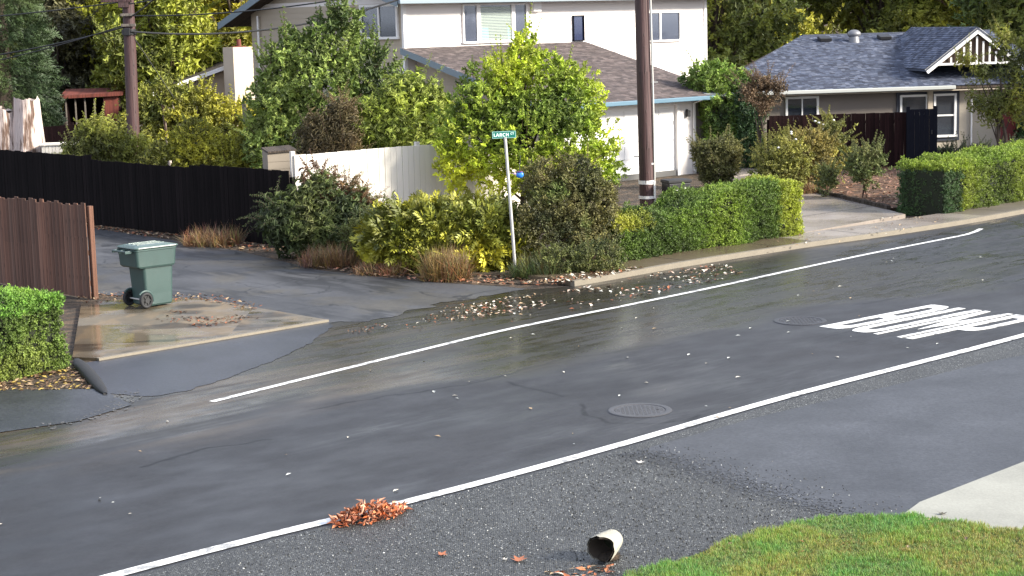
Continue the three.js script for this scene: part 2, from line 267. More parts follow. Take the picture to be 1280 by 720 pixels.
function spray(n, len, wid, spread = 0.5) {                    // a feathered frond pointing along +y, drooping
  const pos = [];
  for (let i = 0; i < n; i++) {
    const t = i / n, base = new THREE.Vector3(0, t * 0.9, -0.35 * t * t), side = i % 2 ? 1 : -1;
    const d = new THREE.Vector3(side * spread * rr(0.6, 1.3), 0.8 - 0.2 * t, rr(-0.5, 0.15)).normalize();
    for (const v of leafGeo(base, d, new THREE.Vector3(rr(-0.4, 0.4), 0.2, 1), len * (1 - 0.5 * t) * rr(0.8, 1.2), wid, 0.05, 0.15)) pos.push(v.x, v.y, v.z);
  }
  const g = new THREE.BufferGeometry(); g.setAttribute('position', new THREE.Float32BufferAttribute(pos, 3)); g.computeVertexNormals(); return g;
}
function blades(n, h, w, lean = 0.4) {
  const pos = [];
  for (let i = 0; i < n; i++) {
    const a = rr(0, 6.283), bx0 = rr(-0.5, 0.5), bz = rr(-0.5, 0.5), H = h * rr(0.55, 1.15), L = lean * H * rr(0.2, 1.3), c = Math.cos(a), s = Math.sin(a), b = a + 1.57 + rr(-0.5, 0.5), wc = Math.cos(b) * w / 2, ws = Math.sin(b) * w / 2;
    const p0 = [bx0 - wc, 0, bz - ws], p1 = [bx0 + wc, 0, bz + ws], m0 = [bx0 + c * L * 0.35 - wc * 0.7, H * 0.6, bz + s * L * 0.35 - ws * 0.7], m1 = [bx0 + c * L * 0.35 + wc * 0.7, H * 0.6, bz + s * L * 0.35 + ws * 0.7], t = [bx0 + c * L, H, bz + s * L];
    pos.push(...p0, ...p1, ...m0, ...p1, ...m1, ...m0, ...m0, ...m1, ...t);
  }
  const g = new THREE.BufferGeometry(); g.setAttribute('position', new THREE.Float32BufferAttribute(pos, 3)); g.computeVertexNormals(); return g;
}
const G = {
  broad: cluster(8, 0.75, 0.34), long: cluster(9, 0.95, 0.24, { rise: 0.1 }), small: cluster(13, 0.5, 0.26, { reach: 0.65 }), tiny: cluster(12, 0.36, 0.2, { reach: 0.8 }),
  droop: cluster(9, 0.95, 0.2, { rise: -0.5 }), frond: spray(13, 0.55, 0.13, 0.6), needle: spray(15, 0.45, 0.075, 0.9), dry: blades(16, 1, 0.045, 0.9), grass: blades(9, 1, 0.1, 0.6),
};
const UP = new THREE.Vector3(0, 1, 0);
function place(list, name, geo, mat, parent, kind) {           // list of [position, quaternion, scale Vector3 or number, colour]
  const m = shadow(new THREE.InstancedMesh(geo, mat, list.length)), X = new THREE.Matrix4(), S = new THREE.Vector3();
  list.forEach(([p, q, s, c], i) => { m.setMatrixAt(i, X.compose(p, q, typeof s === 'number' ? S.set(s, s, s) : s)); m.setColorAt(i, c); });
  m.name = parent === scene ? numbered(name) : name; if (kind) m.userData.kind = kind; parent.add(m); return m;
}
function tint(p, pal, freq, vary = 0.35) {
  const t = clamp((n3(p.x * freq + 40, p.y * freq + 11, p.z * freq) - 0.22) / 0.56) * 0.8 + rnd() * 0.2, k = t * (pal.length - 1), i = Math.min(pal.length - 2, Math.floor(k)), f = k - i, b = 1 - vary + 2 * vary * rnd();
  return col(...[0, 1, 2].map((n) => lerp(pal[i][n], pal[i + 1][n], f) * b));
}
function foliage(parent, blobs, n, { geo = G.broad, size = [0.1, 0.2], pal, freq = 1.2, up = 0.25, wild = 0.5, mat = M.leaf, name = 'foliage', shell = 0.45, rough = 0.36, vary = 0.5, floor = 0.03, shoots = 26, arch = 0.3 } = {}) {
  const wgt = blobs.map((b) => b[3] * b[4] + b[4] * b[5] + b[3] * b[5]), tot = wgt.reduce((a, b) => a + b), list = [], d = new THREE.Vector3(), p = new THREE.Vector3();
  const world = parent.position;
  for (let tries = 0; list.length < n && tries < n * 6; tries++) {
    let k = rnd() * tot, bi = 0; while ((k -= wgt[bi]) > 0 && bi < blobs.length - 1) bi++;
    const b = blobs[bi]; d.copy(rndDir());
    const w = 1 + rough * 2 * (n3(d.x * 2.3 + bi * 7.1, d.y * 2.3 + 3, d.z * 2.3) - 0.5), r = w * (1 - shell * Math.pow(rnd(), 1.6));
    p.set(b[0] + d.x * b[3] * r, b[1] + d.y * b[4] * r, b[2] + d.z * b[5] * r);
    if (p.y < floor) continue;
    if (blobs.some((o, oi) => oi !== bi && ((p.x - o[0]) / o[3]) ** 2 + ((p.y - o[1]) / o[4]) ** 2 + ((p.z - o[2]) / o[5]) ** 2 < 0.3)) continue;
    const nrm = new THREE.Vector3(d.x / b[3], d.y / b[4], d.z / b[5]).normalize().multiplyScalar(1 - up).addScaledVector(UP, up).addScaledVector(rndDir(), wild).normalize();
    const q = new THREE.Quaternion().setFromUnitVectors(UP, nrm).multiply(new THREE.Quaternion().setFromAxisAngle(UP, rr(0, 6.283)));
    list.push([p.clone(), q, rr(size[0], size[1]), tint(p.clone().add(world), pal, freq, vary)]);
  }
  const tw = [];
  for (let i = 0, made = 0; made < shoots && i < shoots * 8; i++) {
    const b = blobs[Math.floor(rnd() * blobs.length)]; d.copy(rndDir()); if (d.y < -0.2) continue;
    p.set(b[0] + d.x * b[3] * 0.9, b[1] + d.y * b[4] * 0.9, b[2] + d.z * b[5] * 0.9);
    if (p.y < 0.15 || blobs.some((o) => o !== b && ((p.x - o[0]) / o[3]) ** 2 + ((p.y - o[1]) / o[4]) ** 2 + ((p.z - o[2]) / o[5]) ** 2 < 0.8)) continue;
    made++;
    const dir = d.clone().multiplyScalar(0.7).addScaledVector(UP, 0.9 * (1 - arch)).addScaledVector(rndDir(), 0.4).normalize(), L = rr(1.2, 3.2) * size[1], e = p.clone(), pts = [p.clone().addScaledVector(dir, -L * 0.5)];
    const c0 = tint(p.clone().add(world), pal, freq, 0.1);
    for (let k = 0; k < 6; k++) { e.addScaledVector(dir, L / 6); dir.y -= arch * 0.22; dir.normalize(); pts.push(e.clone()); list.push([e.clone(), new THREE.Quaternion().setFromUnitVectors(UP, dir.clone().addScaledVector(rndDir(), 0.35).normalize()), size[0] * (0.95 - 0.09 * k), c0.clone().multiplyScalar(rr(0.8, 1.35))]); }
    tw.push(tube(pts, pts.map((_, k) => size[0] * 0.06 * (1 - k / 8)), 4));
  }
  if (tw.length) { const m = mesh('twigs', tw, M.twig, parent); m.userData.kind = 'stuff'; }
  return place(list, name, geo, mat, parent, 'stuff');
}
function stems(blobs, from, r0, sides = 6) {
  return blobs.map((b) => { const a = new THREE.Vector3(from[0] + rr(-0.06, 0.06), from[1], from[2] + rr(-0.06, 0.06)), e = new THREE.Vector3(b[0], b[1] + b[4] * 0.4, b[2]), m = a.clone().lerp(e, 0.5).add(new THREE.Vector3(rr(-0.1, 0.1), 0.1, rr(-0.1, 0.1)).multiplyScalar(e.distanceTo(a) * 0.3)); return tube([a, a.clone().lerp(m, 0.5), m, m.clone().lerp(e, 0.6), e], [r0, r0 * 0.85, r0 * 0.65, r0 * 0.4, r0 * 0.15], sides); });
}
function bush(name, label, category, at, blobs, n, opt = {}, group) {
  const t = thing(name, label, category, at, 0, group);
  mesh('stem', stems(blobs, [0, 0, 0], opt.stem ?? 0.03), opt.bark ?? M.twig, t);
  foliage(t, blobs, n, opt);
  return t;
}
function ring(n, R, y0, y1, r0, r1, flat = 0.8) { const out = []; for (let i = 0; i < n; i++) { const a = i / n * 6.283 + rr(-0.4, 0.4), q = R * Math.sqrt(rr(0.15, 1)), s = rr(r0, r1); out.push([Math.cos(a) * q, rr(y0, y1), Math.sin(a) * q, s, s * flat, s]); } return out; }
function tree(label, [x, d], h, crown, n, opt, group, name = 'tree') {   // crown: list of blobs, or [radius, base height]
  const t = thing(name, label, 'tree', [x, d], 0, group);
  let blobs = crown;
  if (!Array.isArray(crown[0])) { const [R, y0] = crown; blobs = [...ring(7, R * 0.75, y0 + R * 0.25, y0 + (h - y0) * 0.4, R * 0.34, R * 0.5), ...ring(7, R * 0.7, y0 + (h - y0) * 0.4, h - R * 0.8, R * 0.32, R * 0.48), ...ring(4, R * 0.35, h - R * 0.75, h - R * 0.4, R * 0.3, R * 0.42)]; }
  const r0 = opt.trunk ?? h * 0.022, top = h * 0.72;
  const bend = [0, 0.25, 0.5, 0.75, 1].map((k) => new THREE.Vector3(rr(-0.12, 0.12) * k * 2, top * k, rr(-0.12, 0.12) * k * 2));
  const limbs = blobs.map((b) => { const k = clamp(b[1] / h * 0.6, 0.12, 0.9), a = new THREE.Vector3().lerpVectors(bend[0], bend[4], k), e = new THREE.Vector3(b[0], b[1], b[2]), m = a.clone().lerp(e, 0.55); m.y += 0.12 * a.distanceTo(e); return tube([a, m, e], [r0 * 0.45, r0 * 0.28, r0 * 0.08], 5); });
  mesh('trunk', [tube(bend, [r0 * 1.25, r0, r0 * 0.8, r0 * 0.55, r0 * 0.2], 9), ...limbs], opt.bark ?? M.bark, t);
  foliage(t, blobs, n, { name: 'crown', ...opt });
  return t;
}
function conifer(label, [x, d], h, R, n, opt) {
  const t = thing('conifer_tree', label, 'tree', [x, d]);
  mesh('trunk', tube([0, 0.3, 0.6, 1].map((k) => new THREE.Vector3(0, h * k, 0)), [h * 0.022, h * 0.017, h * 0.01, 0.02], 9), M.bark, t);
  const list = [];
  for (let i = 0; i < n; i++) {
    const k = Math.pow(rnd(), 1.3), a = rr(0, 6.283), tier = 0.75 + 0.35 * n2(k * 22, Math.cos(a) * 2 + Math.sin(a) * 3), rad = R * (1 - k * 0.95) * tier * Math.sqrt(rr(0.12, 1));
    const p = new THREE.Vector3(Math.cos(a) * rad, h * (0.06 + 0.92 * k) - rad * 0.28, Math.sin(a) * rad);
    if (p.y < 0.2) continue;
    const nrm = new THREE.Vector3(Math.cos(a), rr(-0.55, 0.1), Math.sin(a)).addScaledVector(rndDir(), 0.35).normalize();
    list.push([p, new THREE.Quaternion().setFromUnitVectors(UP, nrm).multiply(new THREE.Quaternion().setFromAxisAngle(UP, rr(0, 6.283))), rr(...opt.size), tint(p, opt.pal, 0.8, 0.35)]);
  }
  place(list, 'crown', G.needle, M.leafMatte, t, 'stuff');
  return t;
}
function hedge(label, pts, w, h, n, opt) {                   // clipped hedge along [x, d] points
  const t = thing('hedge', label, 'hedge', pts[0]), o = pts[0], list = [], cores = [];
  const segs = pts.slice(1).map((p, i) => ({ a: pts[i], b: p, L: Math.hypot(p[0] - pts[i][0], p[1] - pts[i][1]) })), tot = segs.reduce((s, q) => s + q.L, 0);
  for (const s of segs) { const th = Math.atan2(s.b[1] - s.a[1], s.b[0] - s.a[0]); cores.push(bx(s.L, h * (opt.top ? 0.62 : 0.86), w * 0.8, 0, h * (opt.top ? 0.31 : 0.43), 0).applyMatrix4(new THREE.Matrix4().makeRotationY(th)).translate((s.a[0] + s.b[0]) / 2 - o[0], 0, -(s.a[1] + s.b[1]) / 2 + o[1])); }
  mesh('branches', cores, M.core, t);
  for (let i = 0; i < n; i++) {
    let k = rnd() * tot, si = 0; while (k > segs[si].L && si < segs.length - 1) { k -= segs[si].L; si++; }
    const s = segs[si], ux = (s.b[0] - s.a[0]) / s.L, ud = (s.b[1] - s.a[1]) / s.L, e = rnd(), P = 2 * h + w;
    let f = rnd() * P, across, y, nx = 0, ny = 0, ne = 0, al = k;
    if (f < h) { across = w / 2; y = f; nx = 1; } else if (f < h + w) { across = w / 2 - (f - h); y = h; ny = 1; } else { across = -w / 2; y = f - h - w; nx = -1; }
    if (e < (w + 0.2) / (tot * 1.2 + w) && (si === 0 || si === segs.length - 1)) { const end = si === segs.length - 1 && (segs.length > 1 || rnd() < 0.5); al = end ? s.L : 0; ne = end ? 1 : -1; nx = ny = 0; across = rr(-w / 2, w / 2); y = rr(0, h); }
    const c = 0.16, over = Math.max(0, y - (h - c)) * 0.5; if (nx) across -= Math.sign(across) * over;
    const x0 = s.a[0] + ux * al, d0 = s.a[1] + ud * al, wob = 0.14 * (n3(x0 * 1.6, y * 1.6, d0 * 1.6 + across) - 0.5) * 2 - 0.1 * rnd() ** 2 + (rnd() < 0.05 ? rr(0, 0.13) : 0);
    const top = opt.top ? opt.top(al) : 1, p = new THREE.Vector3(x0 + ud * (across + nx * wob) + ux * ne * wob - o[0], Math.max(0.02, y * top + ny * wob), -(d0 - ux * (across + nx * wob) + ud * ne * wob) + o[1]);
    const nrm = new THREE.Vector3(ud * nx + ux * ne, ny + 0.25, ux * nx - ud * ne).addScaledVector(rndDir(), 0.6).normalize();
    const q = new THREE.Quaternion().setFromUnitVectors(UP, nrm).multiply(new THREE.Quaternion().setFromAxisAngle(UP, rr(0, 6.283)));
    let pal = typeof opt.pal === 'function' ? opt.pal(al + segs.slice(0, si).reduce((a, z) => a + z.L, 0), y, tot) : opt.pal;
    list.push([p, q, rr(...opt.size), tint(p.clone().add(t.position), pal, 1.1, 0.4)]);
  }
  place(list, 'foliage', opt.geo ?? G.small, M.leaf, t, 'stuff');
  return t;
}
// ---------------------------------------------------------------- ground, roads, pavements
structure(mesh('ground', sheet([[-320, -60], [320, -60], [320, 400], [-320, 400]], 0), M.dirt));
const nearLine = smooth([[-11.4, 7.9], [-7.4, 11.6], [-4.1, 14.76], [-2.65, 16.12], [-1.04, 17.5], [0.86, 19.3], [3.42, 21.92], [7.62, 25.83], [14, 32.2], [24, 42.5]], 60);
const farLine = smooth([[-3.97, 22.59], [-2.73, 24.2], [-1.46, 25.82], [-0.02, 27.6], [1.89, 29.55], [3.77, 31.53], [5.55, 33.51], [7.56, 35.65], [9.2, 37.3], [10.05, 38.2], [10.5, 39.0]], 40);
const curbLine = smooth([[1.15, 31.95], [1.79, 32.55], [3.29, 34.05], [5.0, 35.55], [6.4, 36.75], [8.0, 37.95], [9.77, 39.4], [11.2, 40.7], [13.4, 42.9], [17, 46.6], [25, 54.8]], 60);
const roadPoly = [[-22, -2], ...strip(nearLine, 0, 1.4).slice(nearLine.length).reverse(), [32, 55], ...curbLine.slice().reverse(), [0.2, 31.7], [-0.6, 31.6], [-2.2, 29.1], [-3.3, 28.6], [-4.6, 25.2], [-5.7, 23.2], [-6.3, 21.8], [-7.4, 21.0], [-15, 13.7], [-30, -2]];
structure(mesh('road', uvAB(sheet(roadPoly, 0.008), roadUV), M.road));
structure(mesh('alley', uvAB(sheet([[-0.1, 32.1], [-1.8, 33.1], [-3.85, 35.0], [-6.0, 38.5], [-8.3, 41.3], [-10.7, 44.2], [-18, 52], [-22, 48], [-13.5, 38.2], [-7.9, 32.6], [-5.7, 31.4], [-3.25, 28.7], ...smooth([[-3.1, 28.5], [-2.4, 28.7], [-1.5, 29.9], [-0.7, 30.9], [0.3, 31.75]], 50).map(([x, d]) => [x + 0.5 * (fbm(x * 2.5, d * 2.5, 4) - 0.5), d + 0.5 * (fbm(x * 2.5 + 9, d * 2.5, 4) - 0.5)])], 0.012), (x, d) => [(x + 13) / 18, (d - 28) / 18]), M.alley));
structure(mesh('road_shoulder', sheet([...nearLine.map(([x, d]) => [x + 0.1, d - 0.1]), [26, 41], [16, 31], [8.5, 22.5], [5.5, 19.0], [4.0, 17.0], [2.6, 15.6], [0.5, 13.9], [-6, 7.5]], 0.012), M.gravelly));
{
  const E = [[1.2, 19.3], [1.95, 18.15], [2.75, 17.0], [3.15, 16.4]], side = (x, d) => { let m = 9; for (let i = 0; i < 3; i++) m = Math.min(m, segD(x, d, E[i], E[i + 1])); const k = clamp((19.3 - d) / 2.9), ex = 1.2 + 1.95 * k; return (x > ex ? 1 : -1) * m; };
  const al = tex(1024, 1024, (u, v) => { const x = u * 10, d = 15 + v * 10; const s = side(x, d) + 0.5 * (fbm(x * 1.2, d * 1.2, 4) - 0.5); return hash(Math.floor(u * 700), Math.floor(v * 700), 9) * 0.6 + 0.4 * n2(u * 300, v * 300) < ss(-0.55, 0.75, s) ? 1 : 0; }, false);
  const m = M.blacktop.clone(); m.alphaMap = al; m.alphaTest = 0.5; al.channel = 1;
  const g = sheet([[0.3, 18.75], [1.2, 17.3], [2.1, 16.2], [2.9, 15.9], [3.6, 15.9], [3.99, 16.86], [5.45, 18.35], [8.0, 21.0], [9.4, 23.6], [8.2, 25.0], [6.6, 23.9], [4.6, 22.2], [3.0, 20.9], [1.4, 19.35]], 0.016), p = g.attributes.position, uv = [];
  for (let i = 0; i < p.count; i++) uv.push(p.getX(i) / 10, (-p.getZ(i) - 15) / 10);
  g.setAttribute('uv1', new THREE.Float32BufferAttribute(uv, 2));
  structure(mesh('driveway', g, m));
}
structure(mesh('asphalt_patch', uvAB(sheet([[-6.4, 25.55], [-6.2, 25.7], [-3.08, 28.68], ...smooth([[-2.9, 28.35], [-3.15, 26.8], [-3.8, 24.7], [-4.7, 23.1], [-5.55, 23.3]], 60).map(([x, d]) => [x + 0.16 * (fbm(x * 5, d * 5, 3) - 0.5), d + 0.16 * (fbm(x * 5 + 9, d * 5, 3) - 0.5)])], 0.0125), (x, d) => [x, d]), M.seal));
structure(mesh('path', sheet([[-5.65, 23.6], [-5.0, 22.5], [-5.5, 21.6], [-6.4, 21.05], [-14, 13.8], [-16, 14.4], [-8.9, 21.3], [-7.15, 23.75]], 0.016), M.blacktop));
// worn lumps of the broken asphalt edge on the left
{
  const kerb = [[-5.25, 23.35], [-5.1, 22.6], [-5.35, 21.75], [-5.9, 21.3]], g = [];
  for (let i = 0; i < 150; i++) { const s = i / 150 * 2.99, k = Math.floor(s), f = s - k, w = rr(0.006, 0.035); const b = new THREE.DodecahedronGeometry(w * 0.6, 0); b.scale(1.3, 0.16, 1); b.rotateY(rr(0, 6)); b.translate(lerp(kerb[k][0], kerb[k + 1][0], f) + rr(-0.2, 0.2), 0.018, -lerp(kerb[k][1], kerb[k + 1][1], f) + rr(-0.2, 0.2)); g.push(b); }
  const m = mesh('asphalt_rubble', g, M.oldcurb); m.userData = { kind: 'stuff', label: 'crumbled grey asphalt edge of the path at the left', category: 'rubble' };
}
// concrete pad under the bin, with a pale lower edge
const padPoly = [[-6.6, 25.9], [-7.75, 31.3], [-6.71, 31.7], [-5.57, 31.42], [-3.1, 28.75], [-6.22, 25.78]];
structure(mesh('concrete_pad', sheet(padPoly, 0.045, 0.045), M.pad));
{ const e = [[-6.22, 25.78], [-4.6, 27.32], [-3.1, 28.75]]; structure(mesh('pad_edge', sheet(strip(e, -0.01, 0.09), 0.049, 0.04), M.curb)); }
// far side: curb, sidewalk, driveway apron, path, beds
const walkEnd = 60;
{
  const top = strip(curbLine, 0.11, 0), g = sheet(top, 0.11, 0.12);
  structure(mesh('curb', g, M.curb));
  const low = curbLine.slice(0, 14), hi = curbLine.slice(13, 25), rest = curbLine.slice(24);
  const walk = (c, m) => structure(mesh('sidewalk', sheet(strip(c.slice(), 1.25, -0.115), 0.106, 0.1), m));
  walk(low, M.wetwalk); walk(hi, M.drive); walk(rest, M.sidewalk);
  for (const i of [6, 11, 16, 21, 26, 31, 37, 43]) { const a = curbLine[i], b = curbLine[i + 1], dx = b[0] - a[0], dd = b[1] - a[1], l = Math.hypot(dx, dd), nx = -dd / l, nd = dx / l; structure(mesh('pavement_joint', sheet(strip([[a[0] + nx * 0.12, a[1] + nd * 0.12], [a[0] + nx * 1.24, a[1] + nd * 1.24]], 0.01, 0.01), 0.108), M.black)); }
}
structure(mesh('apron', sheet([[5.85, 37.75], [9.35, 41.4], [9.0, 43.4], [8.6, 45.4], [7.95, 48.5], [6.9, 47.2], [6.4, 42.5]], 0.11, 0.1), M.drive));
for (const [a, b] of [[[6.4, 41.0], [8.95, 43.3]], [[6.6, 44.5], [8.5, 46.2]]]) structure(mesh('pavement_joint', sheet(strip([a, b], 0.01, 0.01), 0.113), M.black));
for (const [k, P] of [[[6.95, 47.2], [7.95, 48.5], [7.9, 51.0], [6.6, 49.6]], [[6.6, 49.65], [7.9, 51.05], [7.95, 53.4], [6.5, 51.9]], [[6.5, 51.95], [7.95, 53.45], [7.9, 56.5], [6.3, 55.0]]].entries()) structure(mesh('path', sheet(P, 0.115 + k * 0.03, 0.12), M.drive));
const bedPoly = [[9.25, 42.6], [9.0, 43.6], [8.65, 45.4], [8.05, 48.5], [8.05, 54.5], [13.5, 54.5], [14.5, 49.0], [11.2, 44.4]];
structure(mesh('planting_bed', sheet(bedPoly, 0.13, 0.12), M.mulch));
{ const b = thing('bed_edging', 'dark brick edging between the concrete drive and the rose bed', 'edging', [8.6, 45.4]); const e = smooth([[9.2, 42.5], [8.97, 43.6], [8.62, 45.4], [8.02, 48.4]], 26); const geo = new RoundedBoxGeometry(0.21, 0.14, 0.1, 1, 0.01); for (let i = 0; i < 26; i++) { const m = mesh('brick', geo, i % 3 ? M.dirt : M.bark, b); const [x, d] = e[i], [x1, d1] = e[i + 1]; m.position.set((x + x1) / 2 - 8.6, 0.14 + rr(-0.012, 0.012), -((d + d1) / 2 - 45.4)); m.rotation.y = Math.atan2(d1 - d, x1 - x); } }
structure(mesh('verge', sheet([[1.2, 32.8], [3.0, 34.6], [6.2, 37.7], [6.9, 42.6], [7.0, 46], [5, 50], [-1, 44], [-5, 40], [-4.2, 36.2], [-2.2, 34.1], [-0.3, 32.6], [0.6, 32.2], [1.15, 32.1]], 0.02, 0.02), M.dirt));
// near lawn, concrete slab
const lawnPoly = [[0.75, 14.45], [1.35, 15.05], [1.83, 15.5], [2.3, 15.9], [2.75, 16.16], [3.2, 16.3], [3.61, 16.34], [4.0, 16.2], [4.35, 15.85], [4.9, 15.6], [6.2, 15.3], [7, 12], [1, 11]];
structure(mesh('lawn_soil', sheet(lawnPoly, 0.05, 0.05), M.lawnsoil));
structure(mesh('slab', sheet([[3.5, 16.1], [3.97, 16.86], [5.43, 18.33], [7.2, 20.1], [9, 18], [7, 14], [4.3, 15.5]], 0.03, 0.03), M.slab));
{
  const l = []; for (let i = 0; i < 44000; i++) { const x = rr(0.6, 6.4), d = rr(12.6, 16.5); if (!inside(x + 0.3 * (fbm(x * 5, d * 5, 3) - 0.5), d - 0.05 + 0.3 * (fbm(x * 5 + 30, d * 5, 3) - 0.5), lawnPoly)) continue; const k = fbm(x * 1.3, d * 1.3, 3), f = n2(x * 4, d * 4);
    l.push([V(x, d, 0.045), new THREE.Quaternion().setFromAxisAngle(UP, rr(0, 6.28)), new THREE.Vector3(0.055, rr(0.02, 0.05) * (0.7 + 0.7 * f), 0.055), col(lerp(0.15, 0.25, ss(0.4, 0.75, k)) * rr(0.7, 1.3), lerp(0.21, 0.285, f) * rr(0.75, 1.25), rr(0.035, 0.08))]); }
  const m = place(l, 'lawn_grass', G.grass, M.leaf, scene, 'stuff'); tag(m, 'bright green lawn grass at the lower right corner', 'grass');
}
// loose chippings and leaf litter
function litter(name, label, poly, n, size, pal, y = 0.02, dens = () => 1, curl = 0.35) {
  const xs = poly.map((p) => p[0]), ds = poly.map((p) => p[1]), x0 = Math.min(...xs), x1 = Math.max(...xs), d0 = Math.min(...ds), d1 = Math.max(...ds), l = [];
  for (let t = 0; l.length < n && t < n * 30; t++) { const x = rr(x0, x1), d = rr(d0, d1); if (!inside(x, d, poly) || rnd() > dens(x, d)) continue; const c = pal[Math.floor(rnd() * pal.length)], b = rr(0.7, 1.25); l.push([V(x, d, y + rr(0.001, 0.012)), new THREE.Quaternion().setFromEuler(new THREE.Euler(rr(-curl, curl), rr(0, 6.28), rr(-curl, curl))), rr(...size), col(c[0] * b, c[1] * b, c[2] * b)]); }
  const m = place(l, name, leafFlat, M.leafMatte, scene, 'stuff'); tag(m, label, 'leaves'); return m;
}
const leafFlat = (() => { const pos = []; for (const v of leafGeo(new THREE.Vector3(-0.5, 0, 0), new THREE.Vector3(1, 0, 0), new THREE.Vector3(0, 1, 0), 1, 0.55, 0.12, -0.05)) pos.push(v.x, v.y, v.z); const g = new THREE.BufferGeometry(); g.setAttribute('position', new THREE.Float32BufferAttribute(pos, 3)); g.computeVertexNormals(); return g; })();
const TAN = [0.36, 0.25, 0.15], PALE = [0.62, 0.56, 0.48], RUST = [0.26, 0.085, 0.035], BROWN = [0.12, 0.07, 0.04], GOLD = [0.4, 0.28, 0.07];
litter('leaf_litter', 'pale wet leaves lying in the gutter before the hedge', [[-1.3, 28.6], [-0.3, 30.6], [0.9, 31.4], [3.0, 33.5], [4.2, 34.5], [4.4, 32.9], [2.2, 30.4], [0, 28.2]], 520, [0.035, 0.11], [PALE, [0.7, 0.66, 0.6], TAN, BROWN, BROWN, [0.5, 0.36, 0.3], RUST], 0.012, (x, d) => { const b = toAB(x, d)[1]; return ss(0.42, 0.62, fbm(x * 1.4, d * 1.4, 3)) * ss(19.7, 20.5, b) + 0.05; });
litter('leaf_litter', 'wet brown leaf scraps washed along the alley mouth', [[-2.7, 27.6], [-1.2, 29.9], [0.7, 31.4], [1.1, 30.6], [-1.6, 27.3]], 330, [0.02, 0.07], [BROWN, TAN, BROWN, RUST, PALE], 0.013, (x, d) => ss(0.42, 0.6, fbm(x * 1.1 + 5, d * 1.1, 4)));
litter('leaf_litter', 'few pale petals and leaves scattered on the road', [[-8, 14], [-3, 15.9], [2, 20.3], [8, 26.5], [13, 33], [9, 36], [3.5, 30.9], [0, 27.3], [-3.6, 22.7], [-7, 19]], 85, [0.035, 0.085], [PALE, TAN, [0.5, 0.5, 0.48]], 0.012, () => 1, 0.15);
litter('leaf_litter', 'brown leaves along the foot of the black fence', [[-4.9, 37.9], [-6, 38.5], [-8.3, 41.3], [-11, 44.4], [-11, 45.2], [-8.5, 42.7], [-5.9, 39.9], [-4.6, 38.6]], 700, [0.05, 0.13], [BROWN, RUST, TAN, BROWN], 0.015);
litter('leaf_litter', 'rusty leaves under the shrubs at the alley corner', [[-4.9, 37.6], [-3.9, 35.2], [-1.9, 33.2], [-0.3, 32.3], [0.9, 31.95], [1.6, 33.0], [-0.3, 33.4], [-2.4, 34.6], [-3.9, 36.6]], 800, [0.05, 0.12], [BROWN, RUST, TAN, BROWN, [0.45, 0.2, 0.12]], 0.03);
litter('leaf_litter', 'leaves and grit at the start of the far curb', [[0.2, 31.9], [0.9, 31.7], [1.5, 32.2], [2.6, 33.4], [2.2, 33.6], [0.9, 32.6]], 330, [0.03, 0.11], [BROWN, RUST, TAN, BROWN, PALE], 0.112, () => 1, 0.5);
litter('leaf_litter', 'dark leaf debris between the brown fence and the alley', [[-7.9, 31.2], [-5.6, 31.2], [-4.5, 29.9], [-4.3, 30.3], [-5.4, 31.8], [-8.0, 32.6]], 420, [0.03, 0.1], [BROWN, BROWN, RUST, TAN], 0.05);
litter('leaf_litter', 'dark soaked leaves beside the wheeled bin', [[-5.9, 30.1], [-4.7, 29.4], [-4.2, 29.0], [-5.2, 27.9], [-6, 29.2]], 170, [0.03, 0.1], [BROWN, [0.05, 0.03, 0.02], RUST], 0.046, (x, d) => ss(0.45, 0.6, fbm(x * 2, d * 2, 3)));
litter('leaf_litter', 'tan leaves in the dirt under the left hedge', [[-8, 23.7], [-5.7, 23.6], [-6.3, 25.3], [-6.6, 25.2], [-7.2, 24.3], [-8.4, 23.9]], 420, [0.04, 0.12], [TAN, BROWN, GOLD, BROWN], 0.012);
litter('leaf_litter', 'reddish leaves and bark on the rose bed', bedPoly, 1500, [0.05, 0.13], [[0.3, 0.15, 0.1], TAN, [0.4, 0.22, 0.15], BROWN], 0.135);
litter('leaf_litter', 'few dry leaves caught in the lawn edge', lawnPoly, 22, [0.03, 0.07], [TAN, RUST, BROWN, GOLD], 0.08, (x, d) => (d > 14.6 ? 1 : 0.2));
litter('leaf_litter', 'rust coloured leaves gathered near the broken pipe', [[0.2, 14.6], [0.85, 14.9], [0.95, 15.25], [0.7, 15.1], [0.2, 14.95]], 40, [0.05, 0.11], [RUST, [0.4, 0.15, 0.07], TAN, PALE], 0.014);
litter('leaf_litter', 'scattered leaf scraps on the sidewalk and gutter by the drive', [[4.4, 34.4], [9, 38.3], [10, 40.2], [9.2, 41.3], [6, 37.6]], 60, [0.05, 0.12], [TAN, BROWN, PALE], 0.112);
